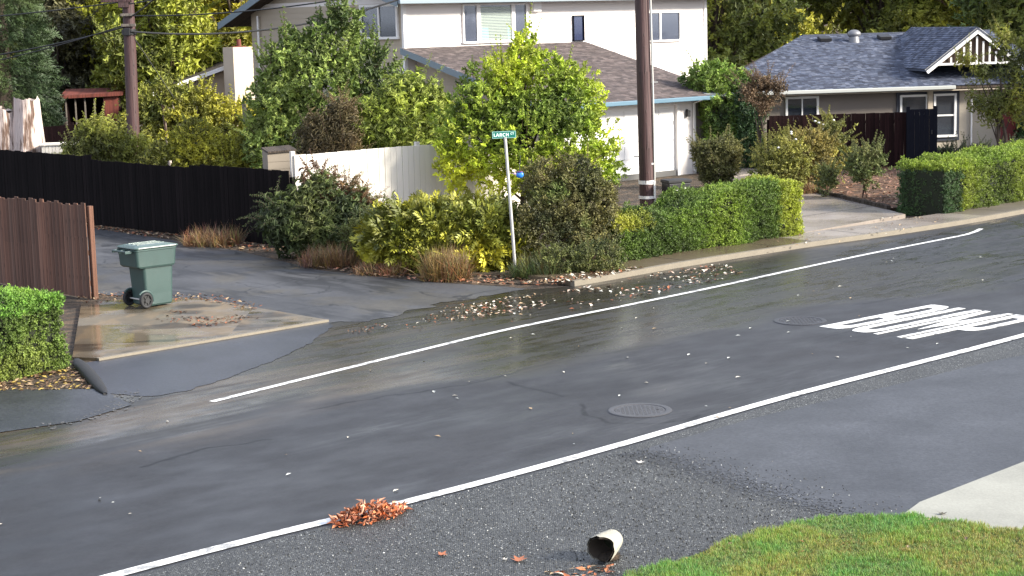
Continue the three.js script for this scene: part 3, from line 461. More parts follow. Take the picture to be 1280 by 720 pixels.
{
  const st = new THREE.DodecahedronGeometry(0.5, 0), l = []; const P = [[-6, 7.5], [-2.5, 16], [-1.2, 17.2], [0.3, 18.6], [1.7, 19.6], [2.5, 18.3], [3.2, 16.8], [1.8, 15.5], [0.5, 14.2]];
  for (let t = 0; t < 30000 && l.length < 11000; t++) { const x = rr(-6, 4.5), d = rr(7.5, 20.5); if (!inside(x, d, P)) { if (x < 1.2 || d < 16.6 || d > 19.5 || !(rnd() < 0.7 * ss(1.4, 0, (x - 3.15) + (d - 16.4) * 0.66) * ss(-0.2, 0, x - 2))) continue; } const g = rnd() < 0.07 ? rr(0.2, 0.5) : rr(0.015, 0.09); l.push([V(x, d, x > 0.4 ? 0.018 : 0.014), new THREE.Quaternion().setFromEuler(new THREE.Euler(rr(0, 6), rr(0, 6), rr(0, 6))), new THREE.Vector3(rr(0.008, 0.022), rr(0.006, 0.012), rr(0.008, 0.02)), col(g, g * 1.01, g * 0.95)]); }
  tag(place(l, 'loose_gravel', st, std(0xffffff, 0.45), scene, 'stuff'), 'coarse loose chippings on the near road shoulder', 'gravel');
}
// painted lines and letters
structure(mesh('edge_line', sheet(strip(nearLine, 0.078, 0.078), 0.0165), M.paint), 'thick white edge line along the near shoulder', 'road marking');
structure(mesh('edge_line', sheet(strip(farLine, 0.055, 0.055), 0.0125), M.paint), 'thin white edge line bending toward the far curb', 'road marking');
{
  const t = structure(thing('road_marking', 'white painted word BUMP on the road', 'road marking', [4.77, 27.03, 0.012], 0));
  const w = 0.45, step = 0.51, H = 2.84, k = 0.142, hb = 0.32;   // narrow pavement letters: stroke k across, hb along
  const poly = (o, P) => { P.forEach((q, i) => o[i ? 'lineTo' : 'moveTo'](...q)); o.closePath(); return o; };
  const bowl = (o, x0, x1, y0, y1, r, ry) => { o.moveTo(x0, y0); o.lineTo(x1 - r, y0); o.bezierCurveTo(x1 - r * 0.45, y0, x1, y0 + ry * 0.45, x1, y0 + ry); o.lineTo(x1, y1 - ry); o.bezierCurveTo(x1, y1 - ry * 0.45, x1 - r * 0.45, y1, x1 - r, y1); o.lineTo(x0, y1); o.closePath(); return o; };
  const B = bowl(new THREE.Shape(), 0, w, 0, H, 0.16, 0.5), Pl = new THREE.Shape(), U = new THREE.Shape(), Mm = new THREE.Shape();
  B.holes.push(bowl(new THREE.Path(), k, w - k, hb, H / 2 - hb / 2, 0.07, 0.22), bowl(new THREE.Path(), k, w - k, H / 2 + hb / 2, H - hb, 0.07, 0.22));
  U.moveTo(0, H); U.lineTo(0, 0.5); U.bezierCurveTo(0, 0.2, 0.07, 0, 0.16, 0); U.lineTo(w - 0.16, 0); U.bezierCurveTo(w - 0.07, 0, w, 0.2, w, 0.5); U.lineTo(w, H); U.lineTo(w - k, H); U.lineTo(w - k, 0.5); U.bezierCurveTo(w - k, 0.34, w - 0.15, hb, w / 2, hb); U.bezierCurveTo(0.15, hb, k, 0.34, k, 0.5); U.lineTo(k, H); U.closePath();
  poly(Mm, [[0, 0], [0, H], [0.1, H], [w / 2 + 0.03, 1.55], [w - 0.04, H], [w + 0.06, H], [w + 0.06, 0], [w + 0.06 - 0.085, 0], [w + 0.06 - 0.085, 1.9], [w / 2 + 0.03, 0.75], [0.085, 1.9], [0.085, 0]]);
  Pl.moveTo(0, 0); Pl.lineTo(k, 0); Pl.lineTo(k, 1.1); Pl.lineTo(w - 0.16, 1.1); Pl.bezierCurveTo(w - 0.07, 1.1, w, 1.3, w, 1.6); Pl.lineTo(w, H - 0.5); Pl.bezierCurveTo(w, H - 0.2, w - 0.07, H, w - 0.16, H); Pl.lineTo(0, H); Pl.closePath();
  Pl.holes.push(bowl(new THREE.Path(), k, w - k, 1.1 + hb, H - hb, 0.07, 0.22));
  const X = new THREE.Vector3(0.668, 0, 0.744), Y = new THREE.Vector3(0.772, 0, -0.636), Z = new THREE.Vector3(0, 1, 0);
  [B, U, Mm, Pl].forEach((s, i) => { const g = new THREE.ExtrudeGeometry(s, { depth: 0.003, bevelEnabled: false, curveSegments: 8 }); g.translate(i * step + (i === 3 ? 0.06 : 0), 0, 0); g.applyMatrix4(new THREE.Matrix4().makeBasis(X, Y, Z)); const uv = g.attributes.uv, p = g.attributes.position; for (let j = 0; j < p.count; j++) uv.setXY(j, p.getX(j), p.getZ(j)); mesh('letter', g, M.paint, t); });
}
// manhole covers
function manhole(label, x, d, r, dull) {
  const t = thing('manhole_cover', label, 'manhole cover', [x, d, 0.008]);
  const ring = new THREE.LatheGeometry([[r * 0.8, 0.0], [r * 0.8, 0.012], [r * 0.98, 0.012], [r, 0.002]].map((q) => new THREE.Vector2(...q)), 48);
  mesh('frame', ring, dull, t);
  const g = [new THREE.CylinderGeometry(r * 0.775, r * 0.775, 0.008, 48).translate(0, 0.004, 0)];
  for (let i = -5; i <= 5; i++) for (let j = -5; j <= 5; j++) if (Math.hypot(i, j) < 5.2) g.push(bx(r * 0.09, 0.002, r * 0.09, i * r * 0.135, 0.009, j * r * 0.135));
  mesh('lid', g, dull, t); mesh('pick_hole', new THREE.CylinderGeometry(0.02, 0.02, 0.006, 10).translate(r * 0.55, 0.0095, 0), M.black, t);
}
manhole('round iron manhole cover in the lane before the near edge line', 1.55, 21.4, 0.4, M.manhole);
manhole('dark manhole cover in the road left of the painted word', 4.57, 27.6, 0.42, M.iron);
// black rubbery berm at the edge of the dark patch
{
  const c = new THREE.CatmullRomCurve3([[-6.5, 25.75], [-6.35, 25.35], [-5.95, 24.35], [-5.62, 23.5], [-5.5, 23.2]].map(([x, d]) => V(x, d, 0.03))), p = c.getPoints(20);
  const t = thing('asphalt_berm', 'black curved asphalt berm between the left hedge and dark patch', 'berm'); mesh('berm', tube(p, p.map((_, i) => 0.03 + 0.075 * Math.sin(Math.PI * Math.min(1, (i + 2) / 21))), 10, true).translate(0, -0.03, 0).scale(1, 0.5, 1).translate(0, 0.03, 0), M.rubber, t);
}
// ---------------------------------------------------------------- fences
function boardFence(name, label, pts, h, bw, mats, { gap = 0.004, thick = 0.02, jag = 0.03, post = true, category = 'fence', tops, postH = 0.1, back = 1, board = 'board' } = {}) {
  const t = thing(name, label, category, pts[0]), o = pts[0]; let run = 0;
  const geos = [0, 1, 2].map((k) => { const g = rbx(bw - gap, 1, thick, 0.003); const uv = g.attributes.uv, p = g.attributes.position; for (let i = 0; i < p.count; i++) uv.setXY(i, p.getX(i) + k * 0.31, p.getY(i) * 1.75 + k * 0.77); return g; });
  const gp = new THREE.BoxGeometry(0.09, 1, 0.09);
  for (let s = 0; s + 1 < pts.length; s++) {
    const a = pts[s], b = pts[s + 1], L = Math.hypot(b[0] - a[0], b[1] - a[1]), n = Math.round(L / bw), th = Math.atan2(b[1] - a[1], b[0] - a[0]), ux = (b[0] - a[0]) / L, ud = (b[1] - a[1]) / L;
    for (let i = 0; i < n; i++) {
      const q = (i + 0.5) / n * L, H = (tops ? tops(run + q) : h) + rr(-jag, jag) * 0.5, m = mesh(board, geos[Math.floor(rnd() * 3)], mats[Math.floor(rnd() * mats.length)], t);
      m.position.set(a[0] + ux * q - o[0], H / 2 + 0.02, -(a[1] + ud * q - o[1]) + rr(-0.004, 0.004)); m.scale.y = H; m.rotation.set(0, th + rr(-0.03, 0.03), rr(-0.006, 0.006));
    }
    const off = back * (thick / 2 + 0.035);
    for (const ry of [0.3, h * 0.5, h - 0.25]) { const m = mesh('rail', bx(L, 0.09, 0.04), mats[0], t); m.position.set((a[0] + b[0]) / 2 - o[0] - ud * off, ry, -((a[1] + b[1]) / 2 - o[1]) - ux * off); m.rotation.y = th; }
    if (post) for (let q = 0; q <= L + 0.01; q += L / Math.max(1, Math.round(L / 2.4))) { const m = mesh('post', gp, mats[0], t), H = (tops ? tops(run + q) : h) + postH; m.scale.y = H; m.position.set(a[0] + ux * q - o[0] - ud * off * 2, H / 2, -(a[1] + ud * q - o[1]) - ux * off * 2); m.rotation.y = th; }
    run += L;
  }
  return t;
}
boardFence('wooden_fence', 'red-brown knotty board fence beside the wheeled bin', [[-11.5, 35.8], [-7.72, 31.9]], 1.72, 0.135, M.redwood, { jag: 0.08, postH: 0.0 });
boardFence('black_fence', 'long black board fence along the back of the alley', [[-14.3, 48.3], [-4.86, 38.85]], 1.66, 0.152, M.blackwood, { jag: 0.025, postH: -0.12, tops: (s) => (s < 5.3 ? 1.78 : s < 9.6 ? 1.66 : 1.72) - 0.008 * (s % 5) });
boardFence('white_fence', 'white painted board fence standing behind the corner shrubs', [[-4.74, 38.9], [-2.05, 40.45], [0.9, 42.6]], 2.06, 0.145, M.whitewood, { jag: 0.012, tops: (s) => 2.04 + 0.04 * ss(0, 3, s) - 0.22 * ss(3.2, 6, s) });
boardFence('brown_fence', 'dark brown board fence before the bungalow', [[8.0, 54.0], [12.33, 54.25]], 1.66, 0.15, M.brownfence, { jag: 0.012, postH: -0.1 }).position.y = 0.13;
{
  const t = thing('garden_gate', 'navy blue board gate at the right end of the brown fence', 'gate', [12.72, 54.2, 0.13]);
  const g = rbx(0.145, 1.72, 0.025, 0.003); for (let i = 0; i < 5; i++) { const m = mesh('board', g, M.navy, t); m.position.set(-0.3 + i * 0.15, 0.9, 0.03); }
  for (const x of [-0.42, 0.42]) mesh('post', bx(0.1, 1.85, 0.1, x, 0.92, 0), M.navy, t);
  mesh('frame', [bx(0.74, 0.09, 0.04, 0, 0.3, 0), bx(0.74, 0.09, 0.04, 0, 1.5, 0)], M.navy, t); mesh('latch', rbx(0.04, 0.12, 0.03, 0.005, 0.3, 1.05, 0.06), M.black, t);
}
// ---------------------------------------------------------------- roofs and windows
function shingles(parent, P, rows, mat, pal, { exp = 0.14, wid = 0.3, label } = {}) {   // P(u, v) on the roof plane, u along the eave, v up the slope; rows(v) gives [u0, u1]
  const pos = [], colr = [], uv = [], { slope } = P, X = P(1, 0).sub(P(0, 0)), Y = P(0, 1).sub(P(0, 0)), N = new THREE.Vector3().crossVectors(X, Y).normalize();
  for (let v = 0, r = 0; v < P.len - 0.02; v += exp, r++) {
    const [u0, u1] = rows(v); let u = u0 - (r % 2) * wid * 0.5 - rnd() * 0.05;
    while (u < u1) {
      const w = wid * rr(0.75, 1.2), a = Math.max(u, u0), b = Math.min(u + w - 0.006, u1); u += w; if (b - a < 0.03) continue;
      const th = 0.014 + rr(0, 0.008), v1 = Math.min(v + exp * 1.15, P.len), lo = P(a, v).addScaledVector(N, th), lo2 = P(b, v).addScaledVector(N, th), up = P(a, v1).addScaledVector(N, 0.003), up2 = P(b, v1).addScaledVector(N, 0.003), f = P(a, v), f2 = P(b, v);
      const q = pal[Math.floor(rnd() * pal.length)], k = rr(0.75, 1.3), cc = [q[0] * k, q[1] * k, q[2] * k];
      for (const p of [lo, lo2, up2, lo, up2, up, f, f2, lo2, f, lo2, lo]) { pos.push(p.x, p.y, p.z); colr.push(...cc); uv.push(p.x, p.z); }
    }
  }
  const g = new THREE.BufferGeometry(); g.setAttribute('position', new THREE.Float32BufferAttribute(pos, 3)); g.setAttribute('color', new THREE.Float32BufferAttribute(colr, 3)); g.setAttribute('uv', new THREE.Float32BufferAttribute(uv, 2)); g.computeVertexNormals();
  const m = mesh('shingles', g, mat, parent); m.userData.kind = 'stuff'; return m;
}
function plane3(o, X, Y, len) { const f = (u, v) => o.clone().addScaledVector(X, u).addScaledVector(Y, v); f.len = len; return f; }
function slabGeo(corners, t) {                              // four corners, thickness downwards
  const pos = [], add = (a, b, c) => pos.push(...a, ...b, ...c), T = corners.map((c) => [c[0], c[1], c[2]]), B = corners.map((c) => [c[0], c[1] - t, c[2]]);
  add(T[0], T[1], T[2]); add(T[0], T[2], T[3]); add(B[0], B[2], B[1]); add(B[0], B[3], B[2]);
  for (let i = 0; i < 4; i++) { const j = (i + 1) % 4; add(T[i], B[i], B[j]); add(T[i], B[j], T[j]); }
  const g = new THREE.BufferGeometry(); g.setAttribute('position', new THREE.Float32BufferAttribute(pos, 3)); g.setAttribute('uv', new THREE.Float32BufferAttribute(pos.flatMap((_, i) => (i % 3 ? [] : [pos[i], pos[i + 2]])), 2)); g.computeVertexNormals(); return g;
}
function windowPart(parent, w, h, place, { panes = [[0, 1]], split = false, trim = M.trim, room = M.darkroom, tw = 0.07, outer } = {}) {   // in its own frame: centre of the sill edge at origin, facing +z
  const frame = [bx(w + tw * 2, tw, 0.07, 0, h + tw / 2, 0.015), bx(w + tw * 2.6, tw, 0.1, 0, -tw / 2, 0.03), bx(tw, h, 0.07, -w / 2 - tw / 2, h / 2, 0.015), bx(tw, h, 0.07, w / 2 + tw / 2, h / 2, 0.015)];
  for (let i = 1; i < panes.length; i++) frame.push(bx((panes[i][0] - panes[i - 1][1]) * w, h, 0.05, (panes[i][0] + panes[i - 1][1]) / 2 * w - w / 2, h / 2, 0.012));
  if (split) frame.push(bx(w, 0.05, 0.05, 0, h / 2, 0.012));
  const f = mesh('window', frame, trim, parent); place(f);
  for (const [a, b] of panes) mesh('pane', bx((b - a) * w, h, 0.004, (a + b) / 2 * w - w / 2, h / 2, 0.002), M.glass, f);
  mesh('window_back', bx(w, h, 0.02, 0, h / 2, -0.012), room, f);
  if (outer) mesh('casing', [bx(w + tw * 5, tw * 1.6, 0.04, 0, h + tw * 1.8, 0), bx(w + tw * 5, tw * 1.6, 0.04, 0, -tw * 1.85, 0), bx(tw * 1.5, h + tw * 2.1, 0.04, -w / 2 - tw * 1.76, h / 2, 0), bx(tw * 1.5, h + tw * 2.1, 0.04, w / 2 + tw * 1.76, h / 2, 0)], outer, f);
  return f;
}
// ---------------------------------------------------------------- white house with garage
{
  const t = thing('white_house', 'two-storey white house with an attached garage under a brown roof', 'house', [5.9, 55.3], Math.atan2(0.638, 0.77));
  // garage walls and door
  mesh('wall', [bx(0.85, 2.42, 0.16, -0.425, 1.21, -0.08), bx(0.9, 2.42, 0.16, -5.75, 1.21, -0.08), bx(4.45, 0.24, 0.16, -3.075, 2.3, -0.08), bx(0.16, 2.42, 6.0, -0.08, 1.21, -3.16), bx(0.16, 2.42, 6.0, -6.12, 1.21, -3.16)], M.white, t);
  const gd = mesh('garage_door', bx(4.45, 2.18, 0.05, -3.075, 1.09, -0.12), M.door, t), pg = new RoundedBoxGeometry(0.62, 0.42, 0.025, 1, 0.008);
  for (let i = 0; i < 6; i++) for (let j = 0; j < 4; j++) { const p = mesh('panel', pg, M.door, gd); p.position.set(-3.075 - 1.85 + i * 0.74, 0.28 + j * 0.54, -0.088); }
  mesh('door_trim', [bx(0.1, 2.2, 0.03, -0.8, 1.1, 0.02), bx(0.1, 2.2, 0.03, -5.35, 1.1, 0.02), bx(4.65, 0.1, 0.03, -3.075, 2.25, 0.02)], M.trim, t);
  mesh('wall_lamp', [rbx(0.12, 0.2, 0.12, 0.02, -0.42, 1.9, 0.07), bx(0.06, 0.1, 0.05, -0.42, 1.98, 0.02)], M.black, t);
  mesh('foundation', bx(6.3, 0.22, 6.2, -3.1, 0.06, -3.12), M.oldcurb, t);
  // gable wall of the garage on the left, lap boards; beige paints in its shade
  const lap = (w, x, y, z, ry, m, p = t) => { const g = bx(w, 0.2, 0.016, 0, 0, 0, [-0.06, 0, 0]); const b = mesh('siding_board', g, m, p); b.position.set(x, y, z); b.rotation.y = ry; return b; };
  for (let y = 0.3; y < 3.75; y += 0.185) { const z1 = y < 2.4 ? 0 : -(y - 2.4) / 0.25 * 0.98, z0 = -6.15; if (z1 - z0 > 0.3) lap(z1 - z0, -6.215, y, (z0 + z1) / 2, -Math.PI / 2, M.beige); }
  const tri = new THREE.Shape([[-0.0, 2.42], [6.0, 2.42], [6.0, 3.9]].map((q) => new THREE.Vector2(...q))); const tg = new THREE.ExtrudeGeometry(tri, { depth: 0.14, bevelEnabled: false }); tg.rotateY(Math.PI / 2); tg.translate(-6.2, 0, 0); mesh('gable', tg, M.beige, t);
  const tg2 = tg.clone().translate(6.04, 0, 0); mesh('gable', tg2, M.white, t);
  // garage roof
  const sl = 0.25, y0 = 2.44, zf = 0.55, zb = -6.2, xl = -6.8, xr = 0.95, yb = y0 + (zf - zb) * sl;
  const rf = mesh('roof', slabGeo([[xl, y0, zf], [xr, y0, zf], [xr, yb, zb], [xl, yb, zb]], 0.1), M.bark, t);
  const Y = new THREE.Vector3(0, sl, -1).normalize(), len = Math.hypot(zf - zb, yb - y0);
  shingles(rf, plane3(new THREE.Vector3(xl - 0.03, y0 + 0.005, zf + 0.03), new THREE.Vector3(1, 0, 0), Y, len), () => [0, xr - xl + 0.06], M.shingleBrown, [[0.085, 0.066, 0.063], [0.105, 0.082, 0.078], [0.068, 0.054, 0.053], [0.125, 0.1, 0.094]], { exp: 0.12, wid: 0.2 });
  mesh('gutter', [rbx(xr - xl + 0.1, 0.13, 0.12, 0.02, (xl + xr) / 2, y0 - 0.06, zf + 0.065)], M.bluetrim, t);
  for (const x of [xl - 0.016, xr + 0.016]) mesh('fascia', slabGeo([[x - 0.015, y0 + 0.02, zf], [x + 0.015, y0 + 0.02, zf], [x + 0.015, yb + 0.02, zb], [x - 0.015, yb + 0.02, zb]], 0.2), M.greytrim, t);
  mesh('downpipe', tube([new THREE.Vector3(-0.15, 0.1, 0.05), new THREE.Vector3(-0.15, 2.2, 0.05), new THREE.Vector3(-0.15, 2.36, 0.55)], 0.035, 8), M.trim, t);
  // main block
  mesh('wall', bx(13.5, 5.7, 9.0, 0.1, 2.85, -10.7), M.white, t);
  for (let y = 2.3; y < 5.6; y += 0.185) lap(13.5, 0.1, y, -6.185, 0, M.white);
  for (let y = 2.3; y < 5.6; y += 0.185) lap(9.0, -6.665, y, -10.7, -Math.PI / 2, M.beige);  // left side boards beige: shade of the white wall put into the colour
  mesh('corner_board', [bx(0.12, 3.4, 0.12, -6.65, 4.0, -6.19), bx(0.12, 3.4, 0.12, 6.85, 4.0, -6.19)], M.trim, t);
  const w1 = windowPart(t, 2.62, 1.15, (f) => f.position.set(-2.98, 4.27, -6.155), { panes: [[0, 0.2], [0.26, 0.76], [0.82, 1]], room: M.purple, tw: 0.06 });
  const bl = []; for (let i = 0; i < 22; i++) bl.push(bx(1.28, 0.032, 0.006, 0.02, 0.03 + i * 0.05, 0.0, [0.5, 0, 0])); mesh('blind', bl.map((g) => g.translate(0, 0, 0.012)), M.blind, w1);
  mesh('stained_panel', [bx(0.3, 0.4, 0.004, -0.46, 0.24, 0.006), bx(0.05, 0.4, 0.004, 0.55, 0.24, 0.006)], M.teal, w1);
  windowPart(t, 0.44, 0.8, (f) => f.position.set(0.66, 4.2, -6.155), { room: std([0.03, 0.035, 0.09], 0.8), tw: 0.03, trim: M.navy });
  windowPart(t, 1.9, 0.95, (f) => f.position.set(4.55, 4.1, -6.155), { panes: [[0, 0.48], [0.52, 1]], room: M.purple, tw: 0.06 });
  const side = windowPart(t, 1.9, 0.95, (f) => { f.position.set(-6.7, 4.5, -7.45); f.rotation.y = -Math.PI / 2; }, { panes: [[0, 0.48], [0.52, 1]], room: M.darkroom, tw: 0.08 });
  mesh('vent_box', rbx(0.36, 0.4, 0.16, 0.02, -1.25, 5.38, -6.1), M.trim, t);
  const ry = 7.0, ey = 5.62, z1 = -5.6, z2 = -16.4, zr = -10.7, a = -7.3, b = 7.4, drop = 0.55;
  const roof = mesh('roof', [slabGeo([[a, ey, z1], [b, ey, z1], [b, ry, zr], [a, ry, zr]], 0.12), slabGeo([[a, ry, zr], [b, ry, zr], [b, ey - drop, z2], [a, ey - drop, z2]], 0.12)], M.bark, t);
  mesh('gutter', rbx(b - a, 0.13, 0.12, 0.02, (a + b) / 2, ey - 0.06, z1 + 0.065), M.greytrim, t);
  mesh('fascia', [slabGeo([[a - 0.03, ey + 0.03, z1], [a, ey + 0.03, z1], [a, ry + 0.03, zr], [a - 0.03, ry + 0.03, zr]], 0.24), slabGeo([[a - 0.03, ry + 0.03, zr], [a, ry + 0.03, zr], [a, ey - drop + 0.03, z2], [a - 0.03, ey - drop + 0.03, z2]], 0.24)], M.greytrim, t);
  mesh('gable', (() => { const g = new THREE.ExtrudeGeometry(new THREE.Shape([[6.25, 5.5], [15.2, 5.5], [10.7, 6.95]].map((q) => new THREE.Vector2(...q))), { depth: 0.1, bevelEnabled: false }); g.rotateY(Math.PI / 2); g.translate(-6.6, 0, 0); return g; })(), M.beige, t);  // left gable in the same shaded beige
  mesh('downpipe', tube([new THREE.Vector3(-6.78, 0.1, -14.6), new THREE.Vector3(-6.78, 5.3, -14.6)], 0.04, 8), M.trim, t);
}
// ---------------------------------------------------------------- bungalow
{
  const t = thing('bungalow', 'beige bungalow with a blue-grey shingle roof behind the rose bed', 'house', [8.2, 55.9], 8 * Math.PI / 180);
  mesh('wall', bx(8.6, 2.6, 9, 1.1, 1.3, -4.5), M.shadestucco, t); mesh('wall', bx(4.2, 2.6, 9.2, 7.51, 1.3, -4.5), M.wing, t);
  const X = new THREE.Vector3(1, 0, 0), ey = 2.5, zr = -6, ry = 4.12, e0 = -2.2, e1 = 6.0, zf = 0.55;
  const O = new THREE.Vector3(e0, ey, zf), rise = new THREE.Vector3(0, ry - ey, zr - zf), len = rise.length(), Y = rise.clone().normalize(), r0 = 3.05, r1 = 10;
  const rf = mesh('roof', [slabGeo([[e0, ey, zf], [10.2, ey, zf], [r1, ry, zr], [r0, ry, zr]], 0.1), slabGeo([[r0, ry, zr], [r1, ry, zr], [10.2, ey, -12.5], [r0 - 1.2, ey, -12.5]], 0.1), slabGeo([[r0 - 1.2, ey, -12.5], [e0, ey, zf], [r0, ry, zr], [r0 + 0.01, ry, zr]], 0.1)], M.bark, t);
  const slate = [[0.066, 0.08, 0.118], [0.084, 0.1, 0.145], [0.05, 0.06, 0.092], [0.12, 0.135, 0.18], [0.036, 0.043, 0.068]];
  shingles(rf, plane3(O.clone().add(new THREE.Vector3(0, 0.005, 0.03)), X, Y, len), (v) => [(r0 - e0) * v / len, 12.2], M.shingleBrown, slate, { exp: 0.11, wid: 0.15 });
  mesh('ridge_cap', [bx(r1 - r0, 0.05, 0.22, (r0 + r1) / 2, ry + 0.015, zr)], std([0.07, 0.08, 0.11], 0.9), rf);
  mesh('gutter', rbx(e1 - e0, 0.12, 0.13, 0.025, (e0 + e1) / 2, ey - 0.05, zf + 0.07), std([0.42, 0.43, 0.4], 0.5), t);
  mesh('soffit', bx(12.4, 0.03, 0.6, 4, ey - 0.14, 0.27), M.beige, t);
  // roof vents
  for (const [x, v, w] of [[3.6, 5.9, 0.42], [5.75, 5.9, 0.42]]) { const p = O.clone().addScaledVector(X, x - e0).addScaledVector(Y, v); const m = mesh('roof_vent', [rbx(w, 0.12, 0.36, 0.02, 0, 0.1, 0), bx(w * 0.8, 0.1, 0.28, 0, 0.04, 0)], M.black, rf); m.position.copy(p); m.rotation.x = 0.24; }
  { const m = mesh('turbine_vent', [new THREE.SphereGeometry(0.2, 16, 10).scale(1.2, 0.75, 1).translate(0, 0.28, 0), new THREE.CylinderGeometry(0.16, 0.2, 0.24, 14).translate(0, 0.1, 0)], std([0.2, 0.2, 0.21], 0.5, { metalness: 0.5 }), rf); m.position.copy(O.clone().addScaledVector(X, 4.6 - e0).addScaledVector(Y, 5.7)); }
  // cross gable with stick work
  const gx = 6.9, hw = 1.45, gy = 3.14, ay = 4.22, gz = 0.15;
  const gw = new THREE.ExtrudeGeometry(new THREE.Shape([[-hw + 0.1, gy], [hw - 0.1, gy], [0, ay - 0.08]].map((q) => new THREE.Vector2(...q))), { depth: 0.1, bevelEnabled: false }); gw.translate(gx, 0, gz - 0.25);
  mesh('gable', gw, std([0.13, 0.085, 0.06], 0.8, { map: grain }), t);
  const k = (ay - gy) / hw;
  for (let i = -4; i <= 4; i++) { const x = i * 0.215, h = ay - 0.2 - Math.abs(x) * k - gy; if (h > 0.05) mesh('slat', bx(0.055, h, 0.04, gx + x, gy + h / 2, gz), M.trim, t); }
  mesh('gable_rail', bx(hw * 2 - 0.3, 0.07, 0.06, gx, gy + 0.03, gz + 0.02), M.trim, t);
  for (const s of [-1, 1]) { const L = Math.hypot(hw + 0.25, (hw + 0.25) * k), g = bx(L, 0.17, 0.05, 0, 0, 0, [0, 0, -s * Math.atan(k)]); g.translate(gx + s * (hw + 0.25) / 2, ay - (hw + 0.25) * k / 2, gz + 0.06); mesh('bargeboard', g, M.trim, t);
    mesh('gable_roof', slabGeo([[gx + s * (hw + 0.28), ay - (hw + 0.28) * k + 0.09, gz + 0.1], [gx, ay + 0.09, gz + 0.1], [gx, ay + 0.09, -5.5], [gx + s * (hw + 0.28), ay - (hw + 0.28) * k + 0.09, -5.5]].slice()[s > 0 ? 'reverse' : 'slice'](), 0.06), std([0.06, 0.07, 0.098], 0.9), t); }
  { const e = hw + 0.28, yy = ay - e * k + 0.1, U = new THREE.Vector3(0, 0, 1), Q = new THREE.Vector3(e, e * k, 0); shingles(rf, plane3(new THREE.Vector3(gx - e - 0.02, yy + 0.005, -5.5), U, Q.clone().normalize(), Q.length()), () => [0, gz + 0.12 + 5.5], M.shingleBrown, slate, { exp: 0.11, wid: 0.15 }); }
  // windows and trim
  const D = std([0.03, 0.035, 0.05], 0.6);
  windowPart(t, 0.95, 0.6, (f) => f.position.set(1.15, 1.62, 0.04), { panes: [[0, 0.48], [0.52, 1]] });
  windowPart(t, 0.8, 0.5, (f) => f.position.set(4.85, 1.66, 0.04), { outer: D });
  windowPart(t, 0.62, 1.25, (f) => f.position.set(5.85, 0.92, 0.14), { split: true, outer: D });
  mesh('corner_board', bx(0.16, 2.5, 0.16, 5.36, 1.25, 0.1), M.beige, t);
  mesh('downpipe', tube([new THREE.Vector3(6.75, 0.1, 0.15), new THREE.Vector3(6.75, 2.4, 0.15)], 0.03, 8), M.trim, t);
  const rd = mesh('door', rbx(0.6, 1.9, 0.06, 0.01, 8.05, 1.1, 0.13), M.red, t); rd.userData.label = 'red door'; mesh('handle', new THREE.SphereGeometry(0.04, 10, 8).translate(7.82, 1.05, 0.19), M.galv, rd);
  mesh('foundation', bx(11, 0.2, 0.12, 4, 0.1, 0.16), M.oldcurb, t);
}
// ---------------------------------------------------------------- distant sheds, far house, trunk
{
  const t = thing('neighbour_house', 'house roof with a beige box chimney behind the yellow thicket', 'house', [-11.3, 74], 0.25);
  mesh('wall', bx(6, 2.4, 6, 0, 1.2, -3), M.beige, t);
  const g = new THREE.ExtrudeGeometry(new THREE.Shape([[-3, 2.4], [3, 2.4], [0, 3.35]].map((q) => new THREE.Vector2(...q))), { depth: 6, bevelEnabled: false }); g.translate(0, 0, -6); mesh('gable', g, M.beige, t);
  const rf = mesh('roof', [slabGeo([[-3.5, 2.35, 0.5], [0, 3.5, 0.5], [0, 3.5, -6.5], [-3.5, 2.35, -6.5]], 0.1), slabGeo([[0, 3.5, 0.5], [3.5, 2.35, 0.5], [3.5, 2.35, -6.5], [0, 3.5, -6.5]], 0.1)], M.bark, t);
  for (const s of [-1, 1]) mesh('bargeboard', bx(3.7, 0.16, 0.05, s * 1.75, 2.9, 0.53, [0, 0, -s * 0.317]), M.trim, t);
  const ch = mesh('chimney', [bx(0.95, 2.5, 0.8, 0.0, 2.9, 0.0).rotateY(0.45).translate(0.05, 0, 0.95)], std([0.6, 0.5, 0.38], 0.8, { map: wallTex }), t); mesh('chimney_cap', [bx(0.55, 0.04, 0.5, 0.1, 4.17, 0.95), new THREE.CylinderGeometry(0.09, 0.1, 0.3, 10).translate(0.1, 4.32, 0.95)], M.redshed, ch);
}
{
  const t = thing('garden_shed', 'dark open shed with a red roof edge under the trees at left', 'shed', [-17.7, 75.5], 0.1);
  mesh('wall', [bx(2.3, 2.1, 0.1, 0, 1.05, -1.6), bx(0.1, 2.1, 1.6, 1.1, 1.05, -0.8), bx(0.1, 2.1, 1.6, -1.1, 1.05, -0.8)], M.brownfence[1], t);
  mesh('side_panel', bx(0.62, 1.15, 0.04, 0.8, 1.72, 0.02), M.redshed, t);
  for (let i = 0; i < 5; i++) mesh('post', bx(0.06, 2.2, 0.06, -1.1 + i * 0.4, 1.1, 0), M.oldgrey, t);
  mesh('roof', slabGeo([[-1.3, 2.28, 0.2], [1.3, 2.34, 0.2], [1.3, 2.5, -1.8], [-1.3, 2.5, -1.8]], 0.13), M.redshed, t);
}
boardFence('dark_fence', 'low dark fence far back before the red shed', [[-17, 60.5], [-10.6, 59.5]], 1.8, 0.3, M.brownfence, { jag: 0.01, tops: (s) => 1.66 + 0.05 * s });
